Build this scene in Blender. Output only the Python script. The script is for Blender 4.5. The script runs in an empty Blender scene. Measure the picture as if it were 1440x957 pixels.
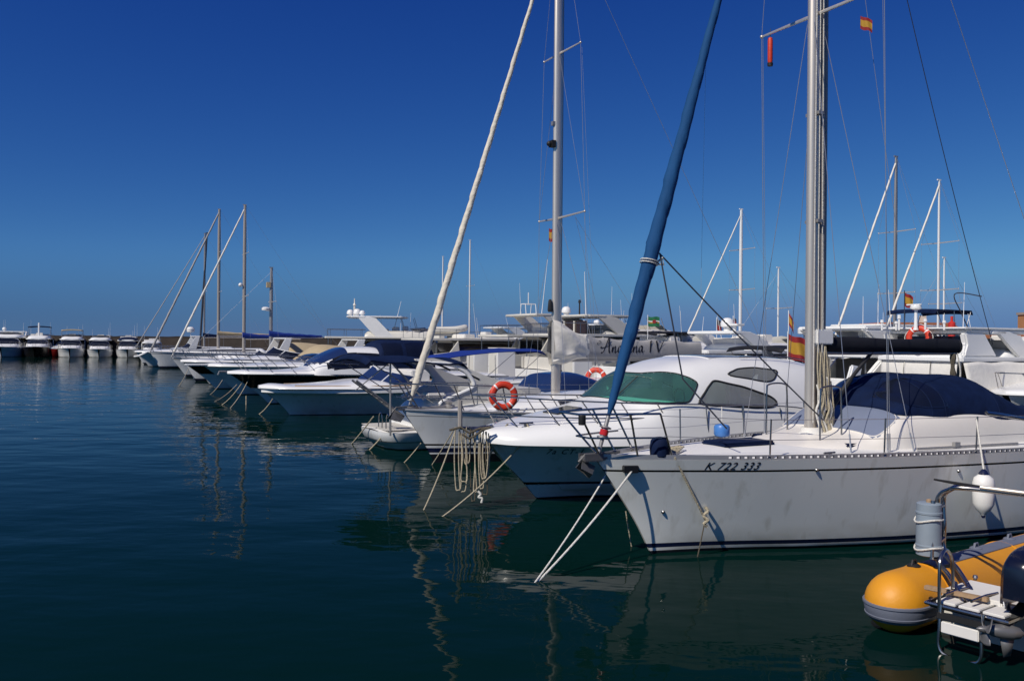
import bpy, bmesh, math, random
from mathutils import Vector, Matrix
R = math.radians
random.seed(7)
SC = bpy.context.scene
COL = SC.collection

# ------------------------------------------------------------------ camera, sky, sun, exposure
CAM_H = 3.0
FOCAL_PX = 1247.0
ROLL = R(0.5)
cam_d = bpy.data.cameras.new("camera")
cam_d.sensor_width = 36.0
cam_d.lens = FOCAL_PX / 1440.0 * 36.0
cam_d.clip_start = 0.1
cam_d.clip_end = 12000.0
cam = bpy.data.objects.new("camera", cam_d)
COL.objects.link(cam)
_cx = Vector((math.cos(ROLL), 0, math.sin(ROLL)))
_cy = Vector((-math.sin(ROLL), 0, math.cos(ROLL)))
_cz = _cx.cross(_cy)
cam.matrix_world = Matrix.Translation((0, 0, CAM_H)) @ Matrix((_cx, _cy, _cz)).transposed().to_4x4()
SC.camera = cam

SUN_EL = R(44)
SUN_AZ = Vector((-0.69, -0.724))              # horizontal direction towards the sun
world = bpy.data.worlds.new("World")
SC.world = world
world.use_nodes = True
wn = world.node_tree.nodes
wl = world.node_tree.links
sky = wn.new("ShaderNodeTexSky")
sky.sky_type = 'NISHITA'
sky.sun_disc = False
sky.sun_elevation = SUN_EL
sky.sun_rotation = math.atan2(SUN_AZ.x, SUN_AZ.y)
sky.altitude = 0
sky.air_density = 1.0
sky.dust_density = 0.0
sky.ozone_density = 3.0
bg = wn["Background"]
# look a little above each direction, so that the horizon keeps the clear blue of a dry day
stc = wn.new("ShaderNodeTexCoord")
sup = wn.new("ShaderNodeVectorMath"); sup.operation = 'ADD'; sup.inputs[1].default_value = (0, 0, 0.10)
wl.new(stc.outputs['Generated'], sup.inputs[0]); wl.new(sup.outputs[0], sky.inputs[0])
# deepen the blue with height the way a polarising filter does, and veil the lowest degrees with sea haze
SKY = 0.075
def wmath(op, a_, b_):
    n_ = wn.new("ShaderNodeMath"); n_.operation = op
    for i_, q_ in enumerate((a_, b_)):
        if isinstance(q_, (int, float)): n_.inputs[i_].default_value = q_
        else: wl.new(q_, n_.inputs[i_])
    return n_.outputs[0]
sep = wn.new("ShaderNodeSeparateColor"); wl.new(sky.outputs[0], sep.inputs[0])
cmb = wn.new("ShaderNodeCombineColor")
sxyz = wn.new("ShaderNodeSeparateXYZ"); wl.new(stc.outputs['Generated'], sxyz.inputs[0])
veil = wn.new("ShaderNodeMapRange"); veil.interpolation_type = 'SMOOTHSTEP'
veil.inputs['From Min'].default_value = 0.0; veil.inputs['From Max'].default_value = 0.10
veil.inputs['To Min'].default_value = 0.0; veil.inputs['To Max'].default_value = 1.0
wl.new(sxyz.outputs[2], veil.inputs['Value'])
for i_, (tint_, g_, k_, low_) in enumerate(((0.54, 2.42, 18.9, 0.42), (0.68, 1.85, 4.11, 0.43), (1.04, 1.0, 0.98, 0.60))):
    c_ = wmath('MULTIPLY', sep.outputs[i_], SKY * tint_)
    c2_ = wmath('MULTIPLY', wmath('POWER', c_, g_), k_)
    c3_ = wmath('MINIMUM', c2_, wmath('MULTIPLY', c_, 1.3))
    wl.new(wmath('MULTIPLY', wmath('MULTIPLY', c3_, wmath('ADD', wmath('MULTIPLY', veil.outputs[0], 1.0 - low_), low_)), 1.0 / SKY), cmb.inputs[i_])
wl.new(cmb.outputs[0], bg.inputs[0])
bg.inputs[1].default_value = SKY
sun_d = bpy.data.lights.new("sun", 'SUN')
sun_d.energy = 4.2
sun_d.angle = R(0.53)
sun_d.color = (1.0, 0.93, 0.83)
sun = bpy.data.objects.new("sun", sun_d)
COL.objects.link(sun)
S = Vector((SUN_AZ.x * math.cos(SUN_EL), SUN_AZ.y * math.cos(SUN_EL), math.sin(SUN_EL)))
sun.rotation_euler = S.to_track_quat('Z', 'Y').to_euler()
sun.location = (0, 0, 60)
SC.view_settings.view_transform = 'Standard'
SC.view_settings.look = 'None'
SC.view_settings.gamma = 1.0
SC.view_settings.use_curve_mapping = False
SC.view_settings.exposure = 0.0
SC.render.engine = 'CYCLES'
SC.cycles.max_bounces = 8
SC.cycles.transparent_max_bounces = 12
SC.cycles.caustics_reflective = False
SC.cycles.caustics_refractive = False

# ------------------------------------------------------------------ surveying helpers (photo pixel -> place in the harbour)
def ray(px, py):
    x = (px - 720) / FOCAL_PX
    y = -(py - 478) / FOCAL_PX
    return Vector((x * math.cos(ROLL) - y * math.sin(ROLL), 1.0, x * math.sin(ROLL) + y * math.cos(ROLL)))
def at_depth(px, py, Y):
    return ray(px, py) * Y + Vector((0, 0, CAM_H))
def at_level(px, py, z=0.0):
    a = ray(px, py)
    return a * ((z - CAM_H) / a.z) + Vector((0, 0, CAM_H))
def to_px(p):
    v = Vector(p) - Vector((0, 0, CAM_H))
    return (720 + FOCAL_PX * v.dot(_cx) / v.y, 478 - FOCAL_PX * v.dot(_cy) / v.y)
ANG = R(28)                                   # every boat on the pier lies along this direction
class Berth:
    def __init__(s, x, y, ang=ANG):
        s.x, s.y, s.ang = x, y, ang
        s.d = Vector((math.cos(ang), math.sin(ang), 0))
        s.n = Vector((-math.sin(ang), math.cos(ang), 0))
        s.o = Vector((x, y, 0))
    def world(s, p):
        return s.o + s.d * p[0] + s.n * p[1] + Vector((0, 0, p[2]))
    def loc(s, px, py, off=0.0):              # boat coordinates (aft, height) of a pixel on a fore-and-aft plane
        a = ray(px, py)
        t = (off + s.n.x * s.x + s.n.y * s.y) / (s.n.x * a.x + s.n.y * a.y)
        q = Vector((a.x * t - s.x, a.y * t - s.y, 0))
        return (q.dot(s.d), CAM_H + a.z * t)
    def pt(s, px, py, off=0.0):
        x, z = s.loc(px, py, off)
        return Vector((x, off, z))
    def local(s, w):
        q = Vector(w) - s.o
        return Vector((q.dot(s.d), q.dot(s.n), q.z))

def ip(tab, x):                               # smooth interpolation through a table
    n = len(tab)
    if x <= tab[0][0]: return tab[0][1]
    if x >= tab[-1][0]: return tab[-1][1]
    i = 0
    while x > tab[i + 1][0]: i += 1
    x0, y0 = tab[i]; x1, y1 = tab[i + 1]
    h = x1 - x0
    def slope(k):
        if k == 0: return (tab[1][1] - tab[0][1]) / (tab[1][0] - tab[0][0])
        if k == n - 1: return (tab[-1][1] - tab[-2][1]) / (tab[-1][0] - tab[-2][0])
        a = (tab[k][1] - tab[k - 1][1]) / (tab[k][0] - tab[k - 1][0])
        b = (tab[k + 1][1] - tab[k][1]) / (tab[k + 1][0] - tab[k][0])
        if a * b <= 0: return 0.0
        return 2 * a * b / (a + b)
    m0, m1 = slope(i) * h, slope(i + 1) * h
    t = (x - x0) / h
    return (2*t**3 - 3*t**2 + 1) * y0 + (t**3 - 2*t**2 + t) * m0 + (-2*t**3 + 3*t**2) * y1 + (t**3 - t**2) * m1

# ------------------------------------------------------------------ materials
M = {}
def mat(name, col, rough=0.5, metal=0.0, var=0.06, vscale=3.0, bump=0.0, bscale=20.0, coat=0.0, spec=0.5, stretch=None, trans=0.0):
    m = bpy.data.materials.new(name)
    m.use_nodes = True
    nt = m.node_tree
    b = nt.nodes["Principled BSDF"]
    b.inputs['Roughness'].default_value = rough
    b.inputs['Metallic'].default_value = metal
    b.inputs['Specular IOR Level'].default_value = spec
    if coat: b.inputs['Coat Weight'].default_value = coat; b.inputs['Coat Roughness'].default_value = 0.08
    if trans: b.inputs['Transmission Weight'].default_value = trans; b.inputs['IOR'].default_value = 1.1
    tc = nt.nodes.new("ShaderNodeTexCoord")
    vec = tc.outputs['Object']
    if stretch:
        mp = nt.nodes.new("ShaderNodeMapping"); mp.inputs['Scale'].default_value = stretch
        nt.links.new(vec, mp.inputs[0]); vec = mp.outputs[0]
    nz = nt.nodes.new("ShaderNodeTexNoise")
    nz.inputs['Scale'].default_value = vscale
    nz.inputs['Detail'].default_value = 6
    nt.links.new(vec, nz.inputs['Vector'])
    mx = nt.nodes.new("ShaderNodeMix"); mx.data_type = 'RGBA'
    c = Vector(col)
    mx.inputs['A'].default_value = (*(c * (1 - var * 1.6)), 1)
    mx.inputs['B'].default_value = (*[min(1, q) for q in c * (1 + var)], 1)
    nt.links.new(nz.outputs['Fac'], mx.inputs['Factor'])
    nt.links.new(mx.outputs['Result'], b.inputs['Base Color'])
    mr = nt.nodes.new("ShaderNodeMapRange")
    mr.inputs['To Min'].default_value = max(0.02, rough - 0.06); mr.inputs['To Max'].default_value = min(1, rough + 0.08)
    nt.links.new(nz.outputs['Fac'], mr.inputs['Value'])
    nt.links.new(mr.outputs[0], b.inputs['Roughness'])
    if bump:
        n2 = nt.nodes.new("ShaderNodeTexNoise"); n2.inputs['Scale'].default_value = bscale; n2.inputs['Detail'].default_value = 4
        nt.links.new(vec, n2.inputs['Vector'])
        bp = nt.nodes.new("ShaderNodeBump"); bp.inputs['Strength'].default_value = bump; bp.inputs['Distance'].default_value = 0.05
        nt.links.new(n2.outputs['Fac'], bp.inputs['Height'])
        nt.links.new(bp.outputs[0], b.inputs['Normal'])
    M[name] = m
    return m
mat("gelcoat", (0.78, 0.78, 0.76), 0.22, var=0.04, vscale=1.5, coat=0.3)
mat("hull_white", (0.74, 0.75, 0.75), 0.2, var=0.05, vscale=1.2, coat=0.4, stretch=(1, 1, 0.3))
mat("deck_white", (0.76, 0.75, 0.72), 0.5, var=0.06, vscale=2.5, bump=0.05, bscale=150)
mat("cream_paint", (0.77, 0.73, 0.66), 0.4, var=0.05, vscale=2)
mat("old_white", (0.62, 0.60, 0.54), 0.4, var=0.08, vscale=2)
mat("canvas_white", (0.70, 0.68, 0.63), 0.85, var=0.08, vscale=3, bump=0.25, bscale=7)
mat("canvas_white2", (0.36, 0.35, 0.34), 0.85, var=0.08, vscale=3, bump=0.15, bscale=7)
mat("canvas_grey", (0.42, 0.42, 0.42), 0.85, var=0.08, vscale=3, bump=0.2, bscale=6)
mat("sail_cloth", (0.72, 0.69, 0.62), 0.8, var=0.10, vscale=4, bump=0.3, bscale=6)
mat("rolled_sail", (0.66, 0.61, 0.51), 0.8, var=0.18, vscale=5, bump=0.5, bscale=9)
mat("canvas_navy", (0.0035, 0.0115, 0.046), 0.8, spec=0.15, var=0.35, vscale=5, bump=0.55, bscale=3.5)
mat("canvas_blue", (0.012, 0.035, 0.22), 0.75, spec=0.2, var=0.15, vscale=3, bump=0.25, bscale=5)
mat("furl_blue", (0.010, 0.066, 0.185), 0.8, spec=0.2, var=0.22, vscale=3, bump=0.4, bscale=8, stretch=(1, 1, 0.35))
mat("canvas_black", (0.013, 0.014, 0.019), 0.7, spec=0.2, var=0.2, vscale=3, bump=0.15, bscale=8)
mat("canvas_tan", (0.40, 0.32, 0.20), 0.85, var=0.1, vscale=3, bump=0.2, bscale=6)
mat("shade_bluegrey", (0.16, 0.19, 0.27), 0.75, var=0.1, vscale=3, bump=0.15, bscale=6)  # tone of the shaded coachroof front, held in the colour
mat("vinyl_window", (0.008, 0.011, 0.022), 0.16, var=0.3, vscale=2, bump=0.06, bscale=5)
mat("antifoul", (0.008, 0.010, 0.016), 0.45, var=0.3, vscale=5)
mat("navy_paint", (0.008, 0.012, 0.045), 0.25, var=0.1, vscale=3, coat=0.3)
mat("black_paint", (0.008, 0.008, 0.009), 0.25, var=0.1, vscale=3)
mat("rubber", (0.012, 0.012, 0.013), 0.6, var=0.2, vscale=8)
mat("aluminium", (0.70, 0.63, 0.54), 0.38, 0.7, var=0.08, vscale=2, stretch=(4, 4, 0.3))
mat("alu_dark", (0.36, 0.35, 0.34), 0.45, 0.6, var=0.1, vscale=2, stretch=(4, 4, 0.3))
mat("toerail_alu", (0.40, 0.40, 0.41), 0.4, 0.6, var=0.1, vscale=4)
mat("mast_extrusion", (0.30, 0.265, 0.235), 0.5, 0.3, var=0.1, vscale=2, stretch=(4, 4, 0.3))
mat("galvanised", (0.14, 0.14, 0.14), 0.5, 0.4, var=0.2, vscale=8)
mat("mast_wood", (0.34, 0.31, 0.28), 0.5, var=0.15, vscale=3, stretch=(4, 4, 0.2))
mat("stainless", (0.36, 0.35, 0.34), 0.27, 1.0, var=0.05, vscale=5)
mat("wire", (0.50, 0.50, 0.51), 0.35, 0.7, var=0.05, vscale=5)
mat("wire_dark", (0.03, 0.035, 0.05), 0.5, 0.0, var=0.05, vscale=5)
mat("rope", (0.47, 0.41, 0.29), 0.9, var=0.25, vscale=25, bump=0.5, bscale=60)
mat("rope_white", (0.70, 0.68, 0.62), 0.9, var=0.15, vscale=25, bump=0.4, bscale=60)
mat("rope_dark", (0.10, 0.085, 0.06), 0.9, var=0.3, vscale=25, bump=0.4, bscale=60)
mat("dark_glass", (0.010, 0.012, 0.015), 0.06, var=0.1, vscale=2, spec=0.7)
mat("brown_glass", (0.030, 0.016, 0.012), 0.08, var=0.1, vscale=2, spec=0.7)
mat("blue_glass", (0.015, 0.03, 0.09), 0.07, var=0.15, vscale=2, spec=0.7)
mat("teak", (0.36, 0.24, 0.14), 0.6, var=0.2, vscale=6, stretch=(1, 8, 8))
mat("orange_foam", (0.60, 0.042, 0.014), 0.5, var=0.1, vscale=6, bump=0.1, bscale=20)
mat("red_paint", (0.55, 0.03, 0.02), 0.45, var=0.12, vscale=5)
mat("flag_red", (0.25, 0.012, 0.014), 0.8, var=0.1, vscale=5)
mat("flag_yellow", (0.42, 0.23, 0.02), 0.8, var=0.1, vscale=5)
mat("flag_green", (0.01, 0.13, 0.05), 0.8, var=0.1, vscale=5)
mat("flag_dark", (0.05, 0.04, 0.05), 0.8, var=0.1, vscale=5)
mat("fender_white", (0.78, 0.77, 0.74), 0.35, var=0.06, vscale=5)
mat("fender_blue", (0.06, 0.20, 0.52), 0.4, var=0.1, vscale=5)
mat("rib_yellow", (0.68, 0.285, 0.012), 0.5, var=0.10, vscale=3, bump=0.06, bscale=25)
mat("rib_grey", (0.14, 0.155, 0.20), 0.55, var=0.12, vscale=5, bump=0.06, bscale=40)
mat("canister_grey", (0.24, 0.29, 0.34), 0.5, var=0.12, vscale=5)
mat("motor_navy", (0.005, 0.007, 0.018), 0.25, var=0.15, vscale=4, coat=0.4)
mat("motor_grey", (0.15, 0.15, 0.155), 0.4, 0.3, var=0.2, vscale=6)
mat("seat_white", (0.72, 0.70, 0.66), 0.6, var=0.06, vscale=4)
mat("interior_grey", (0.55, 0.53, 0.49), 0.7, var=0.1, vscale=4)
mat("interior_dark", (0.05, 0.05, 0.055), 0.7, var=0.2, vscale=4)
mat("concrete", (0.36, 0.33, 0.29), 0.9, var=0.2, vscale=2, bump=0.3, bscale=12)
mat("stone_wall", (0.050, 0.038, 0.031), 0.95, var=0.4, vscale=0.6, bump=0.6, bscale=2.0)
mat("pale_stone", (0.34, 0.29, 0.24), 0.95, var=0.2, vscale=1.0, bump=0.3, bscale=3.0)
mat("roof_tile", (0.42, 0.15, 0.065), 0.85, var=0.25, vscale=1.5, bump=0.4, bscale=10)
mat("render_wall", (0.66, 0.60, 0.50), 0.9, var=0.1, vscale=1)
mat("ochre_wall", (0.40, 0.20, 0.085), 0.9, var=0.15, vscale=1)
mat("scrub", (0.028, 0.040, 0.024), 0.95, var=0.6, vscale=0.06, bump=1.0, bscale=0.3)
mat("black_text", (0.012, 0.012, 0.02), 0.5, var=0.05)
mat("grey_text", (0.20, 0.21, 0.23), 0.5, var=0.05)
mat("lens_red", (0.5, 0.02, 0.02), 0.2, var=0.05)

def weather(m, stripe=(0.30, 0.26, 0.16), amt=0.5):
    """scum along the waterline and faint runs below the rail on a painted hull"""
    nt = M[m].node_tree; b = nt.nodes["Principled BSDF"]
    src = b.inputs['Base Color'].links[0].from_socket
    tc = nt.nodes.new("ShaderNodeTexCoord"); sp = nt.nodes.new("ShaderNodeSeparateXYZ"); nt.links.new(tc.outputs['Object'], sp.inputs[0])
    def streak(scale, lo, hi):
        mp = nt.nodes.new("ShaderNodeMapping"); mp.inputs['Scale'].default_value = scale; nt.links.new(tc.outputs['Object'], mp.inputs[0])
        nz = nt.nodes.new("ShaderNodeTexNoise"); nz.inputs['Scale'].default_value = 1.0; nz.inputs['Detail'].default_value = 5; nt.links.new(mp.outputs[0], nz.inputs['Vector'])
        mr = nt.nodes.new("ShaderNodeMapRange"); mr.inputs['From Min'].default_value = lo; mr.inputs['From Max'].default_value = hi; nt.links.new(nz.outputs['Fac'], mr.inputs['Value'])
        return mr.outputs[0]
    zr = nt.nodes.new("ShaderNodeMapRange"); zr.inputs['From Min'].default_value = 0.42; zr.inputs['From Max'].default_value = 0.08; nt.links.new(sp.outputs[2], zr.inputs['Value'])
    m1 = nt.nodes.new("ShaderNodeMath"); m1.operation = 'MULTIPLY'; nt.links.new(zr.outputs[0], m1.inputs[0]); nt.links.new(streak((1.6, 1.6, 2.5), .38, .68), m1.inputs[1])
    m2 = nt.nodes.new("ShaderNodeMath"); m2.operation = 'MULTIPLY'; m2.inputs[1].default_value = amt; nt.links.new(m1.outputs[0], m2.inputs[0])
    m3 = nt.nodes.new("ShaderNodeMath"); m3.operation = 'MULTIPLY'; m3.inputs[1].default_value = amt*.75; nt.links.new(streak((5.5, 5.5, .35), .56, .78), m3.inputs[0])
    m4 = nt.nodes.new("ShaderNodeMath"); m4.operation = 'MAXIMUM'; nt.links.new(m2.outputs[0], m4.inputs[0]); nt.links.new(m3.outputs[0], m4.inputs[1])
    mx = nt.nodes.new("ShaderNodeMix"); mx.data_type = 'RGBA'; mx.inputs['B'].default_value = (*stripe, 1)
    nt.links.new(m4.outputs[0], mx.inputs['Factor']); nt.links.new(src, mx.inputs['A']); nt.links.new(mx.outputs['Result'], b.inputs['Base Color'])
weather("hull_white")
mat("near_hull", (0.80, 0.815, 0.775), 0.24, var=0.06, vscale=1.2, coat=0.25, stretch=(1, 1, 0.3)); weather("near_hull", (0.33, 0.30, 0.21), 0.6)

def glass_mat(name, col, mixf, rough=0.03):
    m = bpy.data.materials.new(name); m.use_nodes = True
    nt = m.node_tree
    for n in list(nt.nodes): nt.nodes.remove(n)
    out = nt.nodes.new("ShaderNodeOutputMaterial")
    tr = nt.nodes.new("ShaderNodeBsdfTransparent"); tr.inputs[0].default_value = (*col, 1)
    gl = nt.nodes.new("ShaderNodeBsdfGlossy"); gl.inputs['Roughness'].default_value = rough
    tb = nt.nodes.new("ShaderNodeBsdfDiffuse")
    tc = nt.nodes.new("ShaderNodeTexCoord"); nz = nt.nodes.new("ShaderNodeTexNoise"); nz.inputs['Scale'].default_value = 2.5
    nt.links.new(tc.outputs['Object'], nz.inputs['Vector'])
    mc = nt.nodes.new("ShaderNodeMix"); mc.data_type = 'RGBA'
    mc.inputs['A'].default_value = (*(Vector(col) * 0.5), 1); mc.inputs['B'].default_value = (*(Vector(col) * 0.95), 1)
    nt.links.new(nz.outputs['Fac'], mc.inputs['Factor']); nt.links.new(mc.outputs['Result'], tb.inputs[0])
    m1 = nt.nodes.new("ShaderNodeMixShader"); m1.inputs[0].default_value = mixf
    nt.links.new(tr.outputs[0], m1.inputs[1]); nt.links.new(tb.outputs[0], m1.inputs[2])
    fr = nt.nodes.new("ShaderNodeFresnel"); fr.inputs[0].default_value = 1.5
    m2 = nt.nodes.new("ShaderNodeMixShader")
    nt.links.new(fr.outputs[0], m2.inputs[0]); nt.links.new(m1.outputs[0], m2.inputs[1]); nt.links.new(gl.outputs[0], m2.inputs[2])
    nt.links.new(m2.outputs[0], out.inputs[0])
    M[name] = m
glass_mat("teal_glass", (0.34, 0.80, 0.70), 0.14)
glass_mat("clear_glass", (0.86, 0.90, 0.88), 0.26)
glass_mat("smoke_glass", (0.12, 0.13, 0.14), 0.3)

# ------------------------------------------------------------------ mesh builder
class MB:
    def __init__(s): s.v = []; s.f = []; s.m = []
    def add(s, vs, fs, m=0):
        k = len(s.v)
        s.v += [tuple(p) for p in vs]
        for f in fs: s.f.append([k + i for i in f]); s.m.append(m)
        return s
    def box(s, x0, x1, y0, y1, z0, z1, m=0):
        vs = [(x, y, z) for x in (x0, x1) for y in (y0, y1) for z in (z0, z1)]
        return s.add(vs, [(0,1,3,2), (4,6,7,5), (0,4,5,1), (2,3,7,6), (0,2,6,4), (1,5,7,3)], m)
    def obox(s, c, ax, ay, az, m=0):          # box about a centre with three half-axis vectors
        c, ax, ay, az = map(Vector, (c, ax, ay, az))
        vs = [c + ax*i + ay*j + az*k for i in (-1, 1) for j in (-1, 1) for k in (-1, 1)]
        return s.add(vs, [(0,1,3,2), (4,6,7,5), (0,4,5,1), (2,3,7,6), (0,2,6,4), (1,5,7,3)], m)
    def loft(s, secs, ring=True, cap0=True, cap1=True, m=0):
        n = len(secs[0]); vs = [p for q in secs for p in q]; fs = []
        for i in range(len(secs) - 1):
            for j in range(n if ring else n - 1):
                a, b = i*n + j, i*n + (j+1) % n
                fs.append((a, b, b + n, a + n))
        if ring and cap0: fs.append(tuple(range(n - 1, -1, -1)))
        if ring and cap1: fs.append(tuple((len(secs)-1)*n + j for j in range(n)))
        return s.add(vs, fs, m)
    def tube(s, pts, r, n=6, m=0, closed=False, flat=None, twist=0.0):
        pts = [Vector(p) for p in pts]; N = len(pts)
        up = None; secs = []
        for i, p in enumerate(pts):
            if closed: t = pts[(i+1) % N] - pts[i-1]
            else: t = pts[min(i+1, N-1)] - pts[max(i-1, 0)]
            if t.length < 1e-9: t = Vector((0, 0, 1))
            t.normalize()
            if up is None:
                up = Vector((0, 0, 1)) if abs(t.z) < 0.9 else Vector((1, 0, 0))
            e = up - t * up.dot(t)
            if e.length < 1e-6: e = t.orthogonal()
            e.normalize(); up = e; g = t.cross(e)
            rr = r[i] if isinstance(r, (list, tuple)) else r
            fl = flat if flat else 1.0
            secs.append([p + e * (rr * math.cos(2*math.pi*k/n + twist*i)) + g * (rr * fl * math.sin(2*math.pi*k/n + twist*i)) for k in range(n)])
        if closed: secs.append(secs[0]); return s.loft(secs, True, False, False, m)
        return s.loft(secs, True, True, True, m)
    def lathe(s, prof, c=(0,0,0), axis=(0,0,1), n=16, m=0):
        c = Vector(c); ax = Vector(axis).normalized(); e = ax.orthogonal().normalized(); g = ax.cross(e)
        return s.loft([[c + ax*h + (e*math.cos(2*math.pi*k/n) + g*math.sin(2*math.pi*k/n)) * max(r, 1e-4) for k in range(n)] for r, h in prof], True, True, True, m)
    def ball(s, c, r, n=12, m=0):
        r = (r, r, r) if not isinstance(r, (tuple, list)) else r
        c = Vector(c)
        secs = []
        for i in range(n + 1):
            a = -math.pi/2 + math.pi*i/n; q = max(math.cos(a), 1e-3)
            secs.append([c + Vector((r[0]*q*math.cos(2*math.pi*k/(2*n)), r[1]*q*math.sin(2*math.pi*k/(2*n)), r[2]*math.sin(a))) for k in range(2*n)])
        return s.loft(secs, True, True, True, m)
    def grid(s, fn, nu, nv, m=0, keep=None):
        vs = [fn(i/nu, j/nv) for i in range(nu+1) for j in range(nv+1)]
        fs = []
        for i in range(nu):
            for j in range(nv):
                if keep and not keep(i, j): continue
                a = i*(nv+1) + j
                fs.append((a, a+nv+1, a+nv+2, a+1))
        return s.add(vs, fs, m)
    def prism(s, outline, y0, y1, m=0):       # outline of (x, z) pairs extruded across from y0 to y1
        n = len(outline)
        vs = [(x, y0, z) for x, z in outline] + [(x, y1, z) for x, z in outline]
        fs = [tuple(range(n)), tuple(range(2*n-1, n-1, -1))] + [(i, (i+1) % n, n + (i+1) % n, n + i) for i in range(n)]
        return s.add(vs, fs, m)
    def build(s, name, mats, parent=None, smooth=True, angle=38, bevel=0.0, loc=None, rot=None, solid=0.0, weld=False):
        me = bpy.data.meshes.new(name)
        used = sorted(set(v for f in s.f for v in f)); mp = {v: i for i, v in enumerate(used)}
        me.from_pydata([s.v[i] for i in used], [], [[mp[i] for i in f] for f in s.f])
        if not isinstance(mats, (list, tuple)): mats = [mats]
        for x in mats: me.materials.append(M[x])
        me.polygons.foreach_set("material_index", s.m)
        bm = bmesh.new(); bm.from_mesh(me)
        if weld or bevel: bmesh.ops.remove_doubles(bm, verts=bm.verts, dist=0.0008)
        bmesh.ops.recalc_face_normals(bm, faces=bm.faces)
        if bevel: bmesh.ops.bevel(bm, geom=bm.edges[:], offset=bevel, segments=2, affect='EDGES', clamp_overlap=True)
        bm.to_mesh(me); bm.free()
        if smooth:
            me.polygons.foreach_set("use_smooth", [True]*len(me.polygons))
            me.set_sharp_from_angle(angle=R(angle))
        o = bpy.data.objects.new(name, me); COL.objects.link(o)
        if parent: o.parent = parent
        if loc is not None: o.location = loc
        if rot is not None: o.rotation_euler = rot
        if solid:
            md = o.modifiers.new("thickness", 'SOLIDIFY'); md.thickness = solid; md.offset = -1
        return o

def tag(o, label, cat=None, group=None, kind=None):
    if label: o["label"] = label
    if cat: o["category"] = cat
    if group: o["group"] = group
    if kind: o["kind"] = kind
    return o
def thing(name, label, cat, loc=(0,0,0), rz=0.0, group=None):
    o = bpy.data.objects.new(name, None); COL.objects.link(o)
    o.empty_display_size = 0.3; o.location = loc; o.rotation_euler = (0, 0, rz)
    return tag(o, label, cat, group)
def boat(name, label, cat, B, group=None):
    return thing(name, label, cat, (B.x, B.y, 0), B.ang, group)
def solo(mb, name, mats, label, cat, group=None, kind=None, **k):   # a thing that is one mesh: origin moved to its base
    xs = [p[0] for p in mb.v]; ys = [p[1] for p in mb.v]; zs = [p[2] for p in mb.v]
    o = Vector(((min(xs)+max(xs))/2, (min(ys)+max(ys))/2, min(zs)))
    mb.v = [tuple(Vector(p) - o) for p in mb.v]
    return tag(mb.build(name, mats, None, loc=o, **k), label, cat, group, kind)
def lerp(a, b, t): return Vector(a) + (Vector(b) - Vector(a)) * t
def curve_pts(pts, n=8):                      # Catmull-Rom through points
    P = [Vector(p) for p in pts]; out = []
    for i in range(len(P) - 1):
        p0, p1, p2, p3 = P[max(i-1, 0)], P[i], P[i+1], P[min(i+2, len(P)-1)]
        for k in range(n):
            t = k / n
            out.append(0.5 * ((2*p1) + (p2-p0)*t + (2*p0-5*p1+4*p2-p3)*t*t + (3*p1-p0-3*p2+p3)*t**3))
    out.append(P[-1]); return out
def sag(a, b, d, n=14):
    a, b = Vector(a), Vector(b)
    return [lerp(a, b, i/n) - Vector((0, 0, d * 4 * (i/n) * (1 - i/n))) for i in range(n + 1)]

def text_mesh(body, size, shear=0.0, bold=0.0, spacing=1.0):
    cu = bpy.data.curves.new("lettering", 'FONT'); cu.body = body; cu.size = size; cu.shear = shear
    cu.offset = bold; cu.space_character = spacing; cu.resolution_u = 3
    o = bpy.data.objects.new("lettering", cu); COL.objects.link(o)
    dg = bpy.context.evaluated_depsgraph_get()
    me = bpy.data.meshes.new_from_object(o.evaluated_get(dg))
    vs = [tuple(v.co) for v in me.vertices]; fs = [tuple(p.vertices) for p in me.polygons]
    bpy.data.objects.remove(o); bpy.data.curves.remove(cu); bpy.data.meshes.remove(me)
    return vs, fs

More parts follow.
